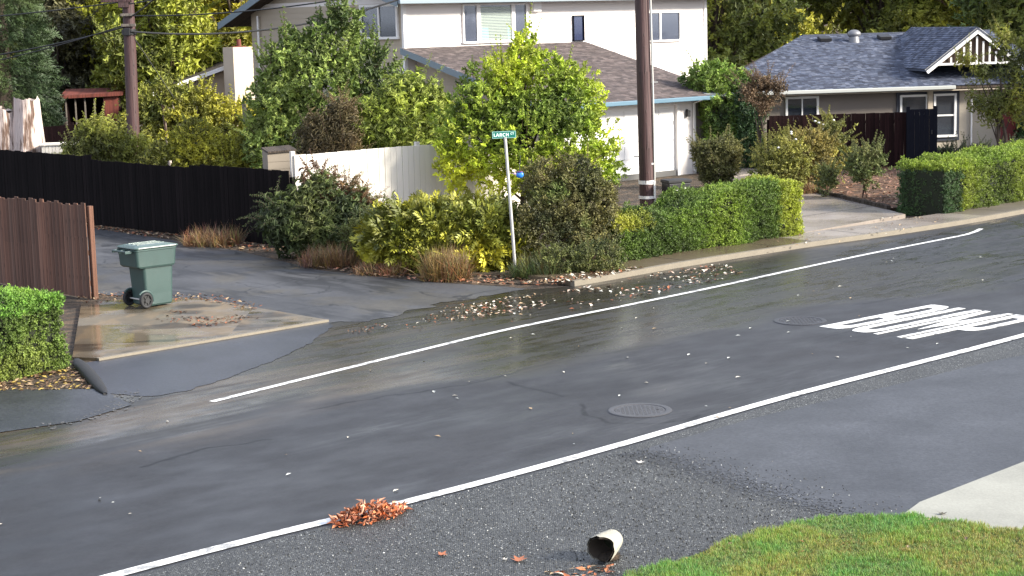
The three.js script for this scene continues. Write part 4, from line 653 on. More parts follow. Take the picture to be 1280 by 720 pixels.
{
  const t = thing('pale_box', 'low pale ribbed box beside the dead trunk', 'box', [-12.75, 50.2]);
  const g = rbx(0.09, 0.45, 0.03, 0.004); for (let i = 0; i < 9; i++) { const m = mesh('slat', g, M.whitewood[i % 3], t); m.position.set(-0.4 + i * 0.1, 1.5, 0.33); }
  mesh('body', bx(0.9, 1.7, 0.6, 0, 0.85, 0), M.oldgrey, t); mesh('lid', rbx(1.0, 0.05, 0.72, 0.01, 0, 1.76, 0.02), M.whitewood[0], t);
}
{
  const t = thing('dead_tree_trunk', 'pale barkless dead tree trunk with a broken top behind the black fence', 'tree trunk', [-14.0, 50.6]);
  const mk = (cx, r0, r1, h, lean, sd) => { const g = new THREE.CylinderGeometry(r1, r0, h, 28, 18, true), p = g.attributes.position; for (let i = 0; i < p.count; i++) { const y = p.getY(i) + h / 2, a = Math.atan2(p.getZ(i), p.getX(i)), k = 1 + 0.32 * (n3(Math.cos(a) * 1.6 + sd, y * 0.6, Math.sin(a) * 1.6) - 0.5) + 0.14 * (n3(Math.cos(a) * 5, y * 1.2 + sd, Math.sin(a) * 5) - 0.5) + 0.3 * Math.pow(1 - y / h, 4) * Math.cos(a * 3 + sd); const top = y > h * 0.9 ? 0.34 * (fbm(a * 1.3 + sd + 8, 2, 3) - 0.5) : 0; p.setXYZ(i, cx + p.getX(i) * k + lean * y, y + top, p.getZ(i) * k); } g.computeVertexNormals(); const gu = g.attributes.uv; for (let i = 0; i < gu.count; i++) gu.setXY(i, gu.getX(i) * 3.5, gu.getY(i) * 3); const c = new THREE.CircleGeometry(r1 * 0.98, 28); c.rotateX(-Math.PI / 2); c.translate(cx + lean * h, h - 0.02, 0); return [g, c]; };
  mesh('trunk', mk(0.2, 0.62, 0.36, 3.02, 0.02, 3), M.deadwood, t); const l = mesh('side_trunk', mk(-0.42, 0.5, 0.3, 2.75, 0.0, 9), M.deadwood, t);
  mesh('root_shadow_side', mk(-0.35, 0.5, 0.12, 2.2, -0.12, 5).map((g) => g.translate(-0.15, 0, 0.3)), M.bark, t);  // dark colour stands for root and for the shadow side of the trunk
}
{
  const t = thing('siding_shed', 'small beige lap-sided shed end showing above the black fence', 'shed', [-5.3, 41.2], 0.3);
  mesh('wall', bx(0.66, 2.0, 0.8, 0, 1.0, -0.4), M.dullbeige, t); for (let y = 1.5; y < 2.0; y += 0.17) mesh('siding_board', bx(0.68, 0.165, 0.015, 0, y, 0.012, [-0.05, 0, 0]), M.dullbeige, t);
  mesh('roof', slabGeo([[-0.34, 2.0, 0.05], [0.34, 2.03, 0.05], [0.34, 2.08, -0.85], [-0.34, 2.05, -0.85]], 0.04), M.bark, t);
}
{
  const t = thing('white_shed', 'white shed wall half hidden by vines behind the black fence', 'shed', [-11.2, 56], 0.2);
  mesh('wall', bx(1.1, 1.7, 1, 0, 0.85, -0.5), M.white, t); mesh('side_wall', bx(0.8, 1.7, 1, 0.96, 0.85, -0.5), M.beige, t); mesh('roof', slabGeo([[-0.65, 1.72, 0.1], [1.45, 1.72, 0.1], [1.45, 1.9, -1.1], [-0.65, 1.9, -1.1]], 0.06), M.bark, t);
}
for (const [n, l, a, b, r] of [['garden_stake', 'leaning pale stake in the thicket right of the left utility pole', [-10.25, 53.6, 0.2], [-10.52, 54, 2.66], 0.05], ['fence_post', 'grey upright post in the bushes left of the dark tree', [-7.0, 47.6, 0], [-7.14, 48, 2.84], 0.075]]) { const t = thing(n, l, 'post', [a[0], a[1]]); mesh('shaft', tube([new THREE.Vector3(0, a[2], 0), new THREE.Vector3(b[0] - a[0], b[2], -(b[1] - a[1]))], [r, r * 0.8], 8, true), M.whitewood[0], t).material = n === 'fence_post' ? M.oldgrey : M.deadwood; }
// ---------------------------------------------------------------- utility poles and cables
function pole(label, x, d, r, lean) {
  const t = thing('utility_pole', label, 'utility pole', [x, d]);
  const p = []; for (let i = 0; i <= 10; i++) p.push(new THREE.Vector3(lean * i, i, 0.02 * Math.sin(i)));
  mesh('pole', tube(p, p.map((_, i) => r * (1 - i * 0.018)), 18, true), M.pole, t);
  return t;
}
{
  const t = pole('weathered brown utility pole with cables behind the black fence', -11.06, 52, 0.19, 0.016);
  mesh('crossarm', [rbx(0.9, 0.12, 0.1, 0.01, -0.2, 5.78, 0.2), bx(0.3, 0.3, 0.16, 0.0, 5.72, 0.16)], M.pole, t);
  for (const [y, x] of [[5.35, 0.1], [5.05, 0.1]]) mesh('bracket', [rbx(0.42, 0.08, 0.1, 0.01, x, y, 0.18)], M.oldgrey, t);
  mesh('clamp', [new THREE.CylinderGeometry(0.215, 0.215, 0.16, 16).translate(0.07, 4.86, 0), rbx(0.18, 0.22, 0.12, 0.02, 0.06, 4.86, 0.22)], M.black, t);
  const u = pole('thick dark utility pole standing in front of the white garage', 3.3, 42, 0.185, -0.012);
  mesh('ladder_band', [new THREE.CylinderGeometry(0.2, 0.2, 0.09, 18).translate(-0.01, 0.98, 0), new THREE.CylinderGeometry(0.2, 0.2, 0.07, 18).translate(-0.01, 0.62, 0), bx(0.05, 0.42, 0.03, 0.165, 0.8, 0.14)], M.trim, u);
  mesh('conduit', tube([new THREE.Vector3(0.17, 0, 0.1), new THREE.Vector3(0.16, 3, 0.1), new THREE.Vector3(0.12, 6, 0.1), new THREE.Vector3(0.08, 9.8, 0.08)], 0.025, 8), M.galv, u);
  for (const [y, s] of [[3.35, 1], [2.6, 1], [1.6, -1], [2.1, 1]]) mesh('step_bolt', bx(0.16, 0.025, 0.025, s * 0.22 - 0.02, y, 0.05), M.galv, u);
  mesh('tag', rbx(0.05, 0.05, 0.01, 0.004, 0.12, 1.42, 0.15), M.trim, u);
}
function cable(label, a, b, sag, r = 0.016, group) {
  const A = V(...a), B = V(...b), p = []; for (let i = 0; i <= 24; i++) { const k = i / 24, q = A.clone().lerp(B, k); q.y -= sag * 4 * k * (1 - k); p.push(q.sub(A)); }
  const t = thing('cable', label, 'cable', [a[0], a[1], a[2]], 0, group); mesh('wire', tube(p, r, 6), M.cable, t);
}
cable('overhead cable leaving the left pole top toward the upper left edge', [-11.2, 51.9, 5.72], [-22, 60, 5.35], 0.12, 0.02);
cable('cable from the left pole to the upper left with a pale splice', [-11.1, 51.9, 5.0], [-21, 57, 3.9], 0.25, 0.022);
cable('lower twin cable running from the left pole past the dark conifer', [-11.1, 51.8, 5.05], [-21, 55, 3.5], 0.3, 0.016);
cable('cable rising steeply from the left pole to the top edge', [-10.85, 51.8, 5.3], [-6, 40, 7.6], 0.25, 0.024);
cable('long cable from the left pole across to the house gable', [-10.85, 51.8, 5.32], [-3.8, 49, 5.7], 0.16, 0.02);
cable('thick black service cable sagging from the left pole to the house', [-10.9, 51.8, 4.87], [-3.2, 54, 5.62], 0.42, 0.028);
cable('thin guy wire slanting down right of the left pole', [-10.9, 51.9, 4.8], [-9.9, 52.6, 2.9], 0, 0.012);
cable('short cable leaving the left pole top toward the right', [-10.9, 51.8, 5.66], [-6, 50, 6.6], 0.1, 0.018);
// ---------------------------------------------------------------- street sign, odd things by the hedge
{
  const t = thing('street_sign', 'green street name sign on a leaning thin metal post', 'street sign', [0.08, 33.22]);
  const lean = -0.05; mesh('post', tube([new THREE.Vector3(0, 0, 0), new THREE.Vector3(lean * 2.65, 2.66, 0)], [0.032, 0.03], 10, true), M.galv, t);
  const c = document.createElement('canvas'); c.width = 256; c.height = 80; const g = c.getContext('2d'); g.fillStyle = '#0d6a5c'; g.fillRect(0, 0, 256, 80); g.strokeStyle = '#d8eee6'; g.lineWidth = 3; g.strokeRect(4, 4, 248, 72); g.fillStyle = '#e8f6f0'; g.font = 'bold 54px sans-serif'; g.fillText('LARCH', 12, 60, 170); g.font = 'bold 34px sans-serif'; g.fillText('CT', 196, 42);
  const tx = new THREE.CanvasTexture(c); tx.colorSpace = THREE.SRGBColorSpace;
  const pl = mesh('name_plate', rbx(0.46, 0.14, 0.008, 0.003, 0, 0, 0), std([0.008, 0.11, 0.09], 0.4), t); pl.position.set(lean * 2.7 - 0.02, 2.74, 0); pl.rotation.set(0, 0.12, -0.02 + 0.03);
  const f = mesh('lettering', new THREE.PlaneGeometry(0.45, 0.132), std(0xffffff, 0.4, { map: tx }), pl); f.position.z = 0.0065;
  mesh('bracket', rbx(0.05, 0.07, 0.05, 0.008, lean * 2.66, 2.66, 0), M.galv, t);
}
{
  const t = thing('blue_ornament', 'small bright blue ornament among leaves right of the street sign post', 'ornament', [0.19, 33.5, 1.9]); t.scale.set(0.8, 0.75, 0.6);
  mesh('hanger', tube([new THREE.Vector3(0, 0.12, 0), new THREE.Vector3(0.02, 0.3, -0.05), new THREE.Vector3(0.05, 0.55, -0.3)], 0.006, 6), M.black, t);
  mesh('body', new THREE.SphereGeometry(0.085, 18, 14).scale(1.1, 1.0, 0.9).translate(0.02, 0.07, 0), std([0.03, 0.2, 0.65], 0.3), t);
  mesh('spout', [new THREE.ConeGeometry(0.035, 0.12, 12).rotateZ(1.3).translate(-0.12, 0.1, 0), new THREE.SphereGeometry(0.035, 12, 8).translate(-0.1, 0.1, 0.01)], std([0.6, 0.45, 0.48], 0.5), t);
  mesh('rim', new THREE.TorusGeometry(0.06, 0.015, 8, 18).rotateX(1.57).translate(0.02, 0.145, 0), std([0.12, 0.03, 0.14], 0.5), t);
}
{
  const t = thing('utility_cabinet', 'low black cabinet with a white sticker behind the hedge', 'cabinet', [3.98, 41.9], 0.35); t.scale.set(1, 1.12, 1);
  mesh('body', rbx(0.58, 0.86, 0.42, 0.03, 0, 0.43, 0), M.black, t); mesh('lid', rbx(0.62, 0.07, 0.46, 0.02, 0, 0.89, 0), M.rubber, t); mesh('sticker', bx(0.11, 0.06, 0.004, 0.17, 0.72, 0.213), M.trim, t); mesh('handle', rbx(0.16, 0.03, 0.04, 0.01, -0.12, 0.7, 0.22), M.galv, t);
}
{
  const t = thing('wooden_step', 'low dark step with a pale plank at the head of the path', 'step', [7.4, 56.2, 0.18], 0.35);
  mesh('riser', rbx(1.0, 0.2, 0.35, 0.01, 0, 0.1, -0.1), M.black, t); mesh('tread', rbx(1.05, 0.04, 0.4, 0.008, 0, 0.22, -0.02), M.whitewood[0], t);
}
// ---------------------------------------------------------------- wheeled bin
function loft(sections, seg = 6) {                            // sections [y, x0, x1, z halfwidth, corner radius]
  const pos = [], idx = [], ringN = 4 * (seg + 1);
  for (const [y, x0, x1, hz, r] of sections) for (const [cx, cz, a0] of [[x1 - r, hz - r, 0], [x0 + r, hz - r, 1], [x0 + r, -hz + r, 2], [x1 - r, -hz + r, 3]]) for (let k = 0; k <= seg; k++) { const a = (a0 + k / seg) * Math.PI / 2; pos.push(cx + Math.cos(a) * r, y, cz + Math.sin(a) * r); }
  for (let i = 0; i + 1 < sections.length; i++) for (let k = 0; k < ringN; k++) { const a = i * ringN + k, b = i * ringN + (k + 1) % ringN, c = a + ringN, e = b + ringN; idx.push(a, c, b, b, c, e); }
  for (const i of [0, sections.length - 1]) { const c = pos.length / 3, [y, x0, x1] = sections[i]; pos.push((x0 + x1) / 2, y, 0); for (let k = 0; k < ringN; k++) { const a = i * ringN + k, b = i * ringN + (k + 1) % ringN; i ? idx.push(c, b, a) : idx.push(c, a, b); } }
  let g = new THREE.BufferGeometry(); g.setAttribute('position', new THREE.Float32BufferAttribute(pos, 3)); g.setIndex(idx); g = g.toNonIndexed(); g.computeVertexNormals();
  const p = g.attributes.position, uv = []; for (let i = 0; i < p.count; i++) uv.push(p.getX(i) + p.getZ(i), p.getY(i)); g.setAttribute('uv', new THREE.Float32BufferAttribute(uv, 2)); return g;
}
{
  const t = thing('wheeled_bin', 'dark green wheeled rubbish bin standing on the wet concrete pad', 'bin', [-6.4, 30.75, 0.045], 42 * Math.PI / 180); t.scale.set(0.9, 1.02, 0.9);
  mesh('body', loft([[0.03, -0.2, 0.34, 0.25, 0.05], [0.06, -0.24, 0.36, 0.27, 0.06], [0.24, -0.25, 0.375, 0.27, 0.06], [0.74, -0.29, 0.4, 0.29, 0.07]]), M.cart, t);
  mesh('upper_body', loft([[0.7, -0.4, 0.41, 0.33, 0.06], [0.73, -0.44, 0.425, 0.345, 0.06], [0.99, -0.46, 0.45, 0.36, 0.06], [1.0, -0.47, 0.46, 0.37, 0.06], [1.025, -0.47, 0.46, 0.37, 0.06]]), M.cart, t);
  const lid = mesh('lid', loft([[1.03, -0.46, 0.48, 0.37, 0.07], [1.045, -0.49, 0.5, 0.385, 0.08], [1.06, -0.48, 0.49, 0.378, 0.08], [1.085, -0.38, 0.36, 0.29, 0.08], [1.095, -0.3, 0.26, 0.2, 0.08]]), std([0.065, 0.105, 0.09], 0.26), t);
  for (const z of [-0.16, 0, 0.16]) mesh('lid_rib', rbx(0.62, 0.02, 0.035, 0.008, -0.02, 1.093, z), lid.material, lid);
  mesh('handle', [tube([new THREE.Vector3(-0.62, 1.0, -0.24), new THREE.Vector3(-0.62, 1.0, 0.24)], 0.017, 10, true), rbx(0.17, 0.05, 0.035, 0.01, -0.55, 0.99, -0.24), rbx(0.17, 0.05, 0.035, 0.01, -0.55, 0.99, 0.24), rbx(0.17, 0.05, 0.035, 0.01, -0.55, 0.99, 0)], M.cart, t);
  mesh('front_lip', rbx(0.05, 0.05, 0.3, 0.012, 0.49, 1.0, 0), M.cart, t);
  mesh('axle', tube([new THREE.Vector3(-0.27, 0.14, -0.33), new THREE.Vector3(-0.27, 0.14, 0.33)], 0.014, 10, true), M.galv, t);
  for (const z of [-0.315, 0.315]) {
    const w = mesh('wheel', new THREE.TorusGeometry(0.112, 0.032, 10, 26).scale(1, 1, 1.3).translate(-0.27, 0.145, z), M.rubber, t);
    const hub = [new THREE.CylinderGeometry(0.04, 0.04, 0.08, 14).rotateX(Math.PI / 2).translate(-0.27, 0.145, z), new THREE.CylinderGeometry(0.1, 0.1, 0.02, 18).rotateX(Math.PI / 2).translate(-0.27, 0.145, z)];
    for (let i = 0; i < 6; i++) { const a = i * Math.PI / 3; hub.push(bx(0.09, 0.024, 0.05, 0.06, 0, 0, [0, 0, 0]).applyMatrix4(new THREE.Matrix4().makeRotationZ(a)).translate(-0.27, 0.145, z)); }
    mesh('hub', hub, M.black, w);
    mesh('wheel_arch', (() => { const s = new THREE.TorusGeometry(0.17, 0.022, 8, 20, Math.PI * 0.8); s.rotateZ(-0.1); s.translate(-0.26, 0.13, z * 0.9); return s; })(), M.cart, t);
  }
}
// ---------------------------------------------------------------- pipe, leaf heap, single leaves
{
  const t = thing('broken_pipe', 'broken pale concrete pipe end lying at the lawn edge', 'pipe', [0.78, 15.28, 0.016], 0);
  const N = 36, rows = 9; const halves = [0, 1].map((lay) => { const pos = [], idx = [], uv = [];
  for (let i = 0; i <= rows; i++) for (let k = 0; k <= N; k++) { const a = k / N * 6.2832, jag = 0.14 * (n2(k / N * 7, 3, 7) - 0.5) + 0.05 * (n2(k / N * 22, 8, 22) - 0.5), L = i / rows * 0.25 - jag * (1 - i / rows), R = (lay ? 0.118 : 0.137) - 0.045 * (i / rows) ** 1.5 + 0.004 * n2(k * 0.7, i); pos.push(Math.cos(a) * R, Math.sin(a) * R * 0.97, -L); uv.push(a * 0.14, L); }
  for (let i = 0; i < rows; i++) for (let k = 0; k < N; k++) { const a = i * (N + 1) + k, b = a + N + 1; idx.push(...(lay ? [a, a + 1, b, b, a + 1, b + 1] : [a, b, a + 1, b, b + 1, a + 1])); }
  const g = new THREE.BufferGeometry(); g.setAttribute('position', new THREE.Float32BufferAttribute(pos, 3)); g.setAttribute('uv', new THREE.Float32BufferAttribute(uv, 2)); g.setIndex(idx); g.computeVertexNormals(); return g; });
  const m = mesh('pipe_shell', halves[0], std([0.5, 0.48, 0.4], 0.85, { map: conc, bumpMap: bumpFine, bumpScale: 0.005, side: THREE.DoubleSide }), t); m.position.set(-0.04, 0.125, 0.06); m.rotation.set(0.08, -0.5, 0, 'YXZ');
  mesh('shaded_inside', halves[1], std([0.05, 0.038, 0.028], 0.95, { side: THREE.DoubleSide }), m);  // inside coloured dark for dirt and for the shade in the mouth
  mesh('silt', new THREE.SphereGeometry(0.1, 16, 8).scale(1, 0.4, 1.3).rotateY(-0.5).translate(0.03, 0.02, -0.04), M.dirt, t);
  mesh('rear_plug', new THREE.CircleGeometry(0.085, 24).translate(0, 0, -0.22), M.core, m);
}
{
  const pos = [], cl = [];
  for (let i = 0; i < 420; i++) {
    const a = rr(0, 6.283), q = Math.sqrt(rnd()), x = Math.cos(a) * q, z = Math.sin(a) * q, y = 0.135 * Math.pow(1 - q, 0.8) * rr(0.5, 1.1);
    const d = rndDir(); d.y *= 0.6; d.normalize(); const c = [RUST, [0.42, 0.11, 0.03], [0.6, 0.2, 0.08], [0.18, 0.05, 0.02], [0.6, 0.32, 0.2]][Math.floor(rnd() * 5)], b = rr(0.7, 1.25);
    const px = x * 0.42 + 0, pz = z * 0.2; // long axis turned along the line below
    for (const v of leafGeo(new THREE.Vector3(px * 0.78 - pz * -0.62, y + 0.01, pz * 0.78 - px * 0.62), d, rndDir().add(UP), rr(0.05, 0.11), rr(0.025, 0.05), 0.25, rr(-0.2, 0.3))) { pos.push(v.x, Math.max(0.004, v.y), v.z); cl.push(c[0] * b, c[1] * b, c[2] * b); }
  }
  const g = new THREE.BufferGeometry(); g.setAttribute('position', new THREE.Float32BufferAttribute(pos, 3)); g.setAttribute('color', new THREE.Float32BufferAttribute(cl, 3)); g.computeVertexNormals();
  const m = mesh('leaf_pile', g, M.litter); m.position.copy(V(-1.46, 16.85, 0.017)); tag(m, 'small heap of rust red leaves lying on the near edge line', 'leaf pile');
}
{
  const c = { rust: std([0.36, 0.12, 0.05], 0.6, { side: THREE.DoubleSide }), pale: std([0.6, 0.55, 0.47], 0.6, { side: THREE.DoubleSide }) };
  const maple = (() => { const s = new THREE.Shape(), P = 10; for (let i = 0; i <= P; i++) { const a = i / P * 6.283 - 1.57, r = i % 2 ? 0.24 : 0.5; s[i ? 'lineTo' : 'moveTo'](Math.cos(a) * r * (1 + 0.2 * Math.sin(i * 2)), Math.sin(a) * r); } const g = new THREE.ShapeGeometry(s); g.rotateX(-Math.PI / 2); const p = g.attributes.position; for (let i = 0; i < p.count; i++) p.setY(i, 0.35 * Math.hypot(p.getX(i), p.getZ(i)) * rr(0.4, 1.2)); g.computeVertexNormals(); return g; })();
  for (const [l, x, d, s, m] of [['large rust coloured leaf lying left of the broken pipe', 0.0, 15.32, 0.17, c.rust], ['single orange leaf on the gravelly shoulder below the leaf heap', -0.7, 15.55, 0.12, c.rust], ['pale leaf scrap left of the large rust leaf', -0.13, 15.36, 0.07, c.pale], ['pale leaf lying on the far gutter nearest the curb start', 1.35, 31.6, 0.26, c.pale], ['white leaf on the shoulder just below the near edge line', 1.35, 18.75, 0.11, c.pale], ['brown leaf lying on the concrete slab at right', 4.08, 16.4, 0.1, std([0.07, 0.06, 0.035], 0.7, { side: THREE.DoubleSide })]]) {
    const o = mesh('fallen_leaf', maple, m); o.position.copy(V(x, d, l.includes('slab') ? 0.034 : 0.018)); o.scale.setScalar(s); o.rotation.y = rr(0, 6); tag(o, l, 'leaf');
  }
}
// ---------------------------------------------------------------- hedges
const GREEN = [[0.055, 0.085, 0.01], [0.12, 0.175, 0.018], [0.22, 0.27, 0.028]], YEL = [[0.14, 0.16, 0.018], [0.3, 0.28, 0.025], [0.42, 0.38, 0.04]], DARK = [[0.02, 0.045, 0.015], [0.035, 0.075, 0.022], [0.06, 0.1, 0.03]];
const OLIVE = [[0.05, 0.05, 0.02], [0.09, 0.085, 0.025], [0.13, 0.1, 0.035]], RUSTY = [[0.1, 0.05, 0.03], [0.16, 0.075, 0.04], [0.2, 0.12, 0.06]], LIME = [[0.09, 0.15, 0.02], [0.18, 0.25, 0.03], [0.3, 0.34, 0.04]], AUT = [[0.13, 0.14, 0.02], [0.36, 0.33, 0.03], [0.6, 0.5, 0.045]];
hedge('clipped green hedge along the sidewalk, yellow at its right end', [[1.75, 34.85], [5.95, 38.6]], 1.2, 1.3, 9500, { top: (s) => 0.7 + 0.24 * ss(1.7, 3.3, s), size: [0.07, 0.13], geo: G.small, pal: (s, y, L) => (s > L - 0.75 ? [[0.09, 0.12, 0.015], [0.22, 0.24, 0.025], [0.36, 0.36, 0.04]] : s < 0.9 && y > 1.0 ? YEL : GREEN) });
hedge('long clipped hedge right of the concrete drive', [[9.85, 41.75], [15.6, 47.6]], 1.3, 1.28, 9500, { size: [0.07, 0.13], geo: G.small, pal: (s, y) => (y > 1.1 ? [[0.14, 0.2, 0.02], [0.26, 0.3, 0.03]] : s < 0.6 ? DARK : [[0.07, 0.1, 0.015], [0.16, 0.19, 0.022], [0.25, 0.27, 0.03]]) });  // leaf palette carries the sunlit top and the shaded left end
hedge('dense green hedge at the left edge before the brown fence', [[-9.9, 21.4], [-7.0, 25.6]], 1.15, 1.08, 8500, { size: [0.07, 0.12], geo: G.small, pal: (s, y) => (y > 0.9 ? [[0.1, 0.2, 0.025], [0.17, 0.27, 0.03]] : [[0.045, 0.075, 0.01], [0.11, 0.155, 0.02], [0.2, 0.22, 0.04]]) });  // lighter leaf colours paint sunlight onto the top
// ---------------------------------------------------------------- shrubs at the corner
bush('shrub', 'spreading yellow-green juniper shrub left of the street sign', 'shrub', [-1.4, 34.9], [[-0.75, 0.62, 0, 0.65, 0.52, 0.6], [0, 0.74, 0.05, 0.8, 0.52, 0.65], [0.75, 0.7, 0.05, 0.7, 0.52, 0.65], [0.4, 0.35, 0.3, 1.1, 0.4, 0.6], [-0.5, 0.4, 0.2, 0.8, 0.45, 0.5], [1.2, 0.5, 0.1, 0.45, 0.5, 0.5]], 2700, { shoots: 0, geo: G.frond, size: [0.26, 0.42], pal: [[0.1, 0.12, 0.018], [0.36, 0.33, 0.03], [0.68, 0.57, 0.06]], up: -0.1, wild: 0.3, freq: 1.1, mat: M.leafMatte });
bush('shrub', 'tall brown-green shrub behind the street sign post', 'shrub', [1.0, 34.6], [[-0.3, 0.6, 0.1, 0.75, 0.65, 0.6], [0.45, 0.55, 0.1, 0.6, 0.6, 0.55], [0, 1.25, 0, 0.65, 0.6, 0.5], [0.35, 1.7, -0.05, 0.4, 0.45, 0.4], [-0.35, 1.7, -0.1, 0.35, 0.4, 0.35], [0.7, 1.2, -0.1, 0.4, 0.5, 0.4]], 2900, { geo: G.small, size: [0.1, 0.17], pal: [[0.05, 0.055, 0.015], [0.13, 0.11, 0.03], [0.2, 0.16, 0.06], [0.1, 0.13, 0.025]], freq: 2 });
bush('shrub', 'low weedy olive shrub covering the start of the far curb', 'shrub', [1.35, 33.25, 0.02], [[-0.4, 0.25, 0, 0.5, 0.28, 0.35], [0.3, 0.3, 0, 0.5, 0.3, 0.3]], 480, { geo: G.small, size: [0.08, 0.14], pal: [[0.05, 0.06, 0.015], [0.13, 0.13, 0.03], [0.2, 0.15, 0.05]] });
bush('shrub', 'loose dark shrub with rusty top in front of the white fence', 'shrub', [-4.0, 37.1], [[-0.45, 0.6, 0, 0.55, 0.6, 0.5], [0.3, 0.55, 0.1, 0.6, 0.55, 0.5], [-0.1, 1.15, 0, 0.5, 0.5, 0.4], [-0.85, 0.8, 0.1, 0.35, 0.4, 0.4], [0.6, 0.95, 0, 0.4, 0.4, 0.35]], 1700, { shoots: 80, arch: 0.8, geo: G.long, size: [0.1, 0.21], pal: [[0.035, 0.05, 0.015], [0.085, 0.105, 0.025], [0.16, 0.16, 0.05]], rough: 0.5 });
bush('shrub', 'thin rust red twigs rising above the dark shrub by the white fence', 'shrub', [-3.9, 37.3], [[-0.2, 1.5, 0, 0.35, 0.4, 0.3], [0.35, 1.25, 0, 0.4, 0.4, 0.3], [0.75, 1.0, 0, 0.3, 0.35, 0.3]], 340, { shoots: 60, arch: 0.6, geo: G.long, size: [0.09, 0.16], pal: RUSTY, rough: 0.6, shell: 0.9 });
bush('shrub', 'low yellow leaved shrub between juniper and dark shrub', 'shrub', [-3.0, 35.9], [[0, 0.45, 0, 0.45, 0.42, 0.4], [0.3, 0.75, -0.1, 0.35, 0.35, 0.3]], 500, { geo: G.small, size: [0.09, 0.15], pal: [[0.06, 0.08, 0.02], [0.14, 0.14, 0.03]] });
function dryGrass(label, at, w, h, n, pal) {
  const t = thing('dry_grass_clump', label, 'dry grass', at), l = [];
  for (let i = 0; i < n; i++) { const x = rr(-1, 1), z = rr(-1, 1); if (x * x + z * z > 1) continue; const q = new THREE.Quaternion().setFromEuler(new THREE.Euler(rr(-0.4, 0.4) + z * 0.5, rr(0, 6.28), -x * 0.6 + rr(-0.3, 0.3))); const k = rr(0.6, 1.2); l.push([new THREE.Vector3(x * w * 0.6, 0, z * w * 0.4), q, new THREE.Vector3(0.22, h * k, 0.22), col(...pal[Math.floor(rnd() * pal.length)].map((c) => c * rr(0.7, 1.3)))]); }
  place(l, 'blades', G.dry, M.leafMatte, t, 'stuff'); return t;
}
const STRAW = [[0.26, 0.15, 0.07], [0.2, 0.1, 0.05], [0.32, 0.2, 0.1], [0.15, 0.1, 0.05]];
dryGrass('dry brown grass clump at the foot of the black fence', [-6.75, 39.7], 1.0, 0.42, 150, STRAW);
dryGrass('straw coloured grass under the dark shrub by the alley', [-3.6, 35.7, 0.03], 1.1, 0.4, 170, STRAW);
dryGrass('rounded tan grass tuft in front of the juniper shrub', [-1.25, 33.25, 0.03], 0.65, 0.55, 190, [[0.22, 0.13, 0.05], [0.26, 0.16, 0.06], [0.15, 0.1, 0.04]]);
dryGrass('small green weeds at the foot of the street sign', [0.45, 33.2, 0.03], 0.8, 0.4, 110, [[0.06, 0.08, 0.02], [0.12, 0.1, 0.03], [0.05, 0.07, 0.02]]);
dryGrass('dead straw spilling onto the alley left of the tan tuft', [-2.5, 34.3, 0.03], 0.9, 0.22, 110, STRAW);
// big yellow green tree before the house
tree('bushy yellow-green tree in front of the garage', [0.35, 40.2], 4.7, [[-1.1, 2.3, 0.1, 0.85, 0.9, 0.8], [0.1, 2.2, 0.3, 0.95, 0.85, 0.8], [1.1, 2.1, 0.2, 0.95, 0.8, 0.8], [-0.7, 3.1, 0, 0.8, 0.75, 0.7], [0.3, 3.2, 0, 0.65, 0.8, 0.7], [1.15, 3.0, -0.1, 0.7, 0.75, 0.65], [0.05, 3.95, -0.1, 0.4, 0.5, 0.4], [-0.35, 3.6, 0, 0.4, 0.45, 0.4], [0.9, 3.55, 0, 0.35, 0.45, 0.35], [1.6, 1.5, 0.2, 0.6, 0.55, 0.6], [0.6, 1.45, 0.5, 0.9, 0.6, 0.6], [-1.5, 1.7, 0.1, 0.5, 0.6, 0.5], [-0.2, 1.5, 0.4, 0.7, 0.5, 0.5], [0.1, 4.35, -0.1, 0.2, 0.35, 0.2]], 5000, { geo: G.broad, size: [0.095, 0.195], pal: [[0.09, 0.13, 0.02], [0.25, 0.3, 0.03], [0.46, 0.47, 0.04], [0.66, 0.6, 0.06]], shoots: 70, arch: 0.1, freq: 0.8, trunk: 0.07, rough: 0.4, shell: 0.6 });
tree('dark green dense tree left of the white house', [-4.55, 46.3], 5.3, [[-0.9, 2.0, 0, 1.1, 1.1, 0.9], [0.5, 2.3, 0.1, 1.1, 1.1, 0.9], [-0.3, 3.3, 0, 1.1, 1.0, 0.9], [0.9, 3.5, 0, 0.8, 0.9, 0.8], [0.1, 4.4, -0.1, 0.7, 0.7, 0.6], [-0.9, 4.1, 0, 0.6, 0.6, 0.6], [-1.35, 2.9, 0.1, 0.8, 0.7, 0.7], [-1.75, 2.0, 0.1, 0.6, 0.7, 0.6], [-1.45, 3.7, 0, 0.45, 0.5, 0.4], [1.3, 2.6, 0, 0.7, 0.8, 0.7], [1.1, 1.6, 0.2, 0.8, 0.7, 0.6], [0.45, 5.0, 0, 0.35, 0.4, 0.35]], 3300, { shoots: 90, arch: 0.15, geo: G.broad, size: [0.14, 0.27], pal: [[0.04, 0.06, 0.015], [0.14, 0.18, 0.035], [0.32, 0.35, 0.1]], trunk: 0.09, rough: 0.45 });
tree('glossy yellow-lit shrub tree above the white fence', [-2.55, 43.4], 3.9, [[-0.6, 2.2, 0.1, 0.75, 0.7, 0.6], [0.4, 2.3, 0.1, 0.75, 0.75, 0.6], [0, 3.0, 0, 0.7, 0.6, 0.6], [0.75, 2.8, 0, 0.45, 0.5, 0.5], [-0.9, 2.6, 0, 0.4, 0.4, 0.4], [0, 1.5, 0.1, 1.0, 0.6, 0.6]], 1700, { geo: G.long, size: [0.14, 0.25], pal: [[0.09, 0.12, 0.02], [0.27, 0.29, 0.05], [0.52, 0.5, 0.12]], trunk: 0.06 });
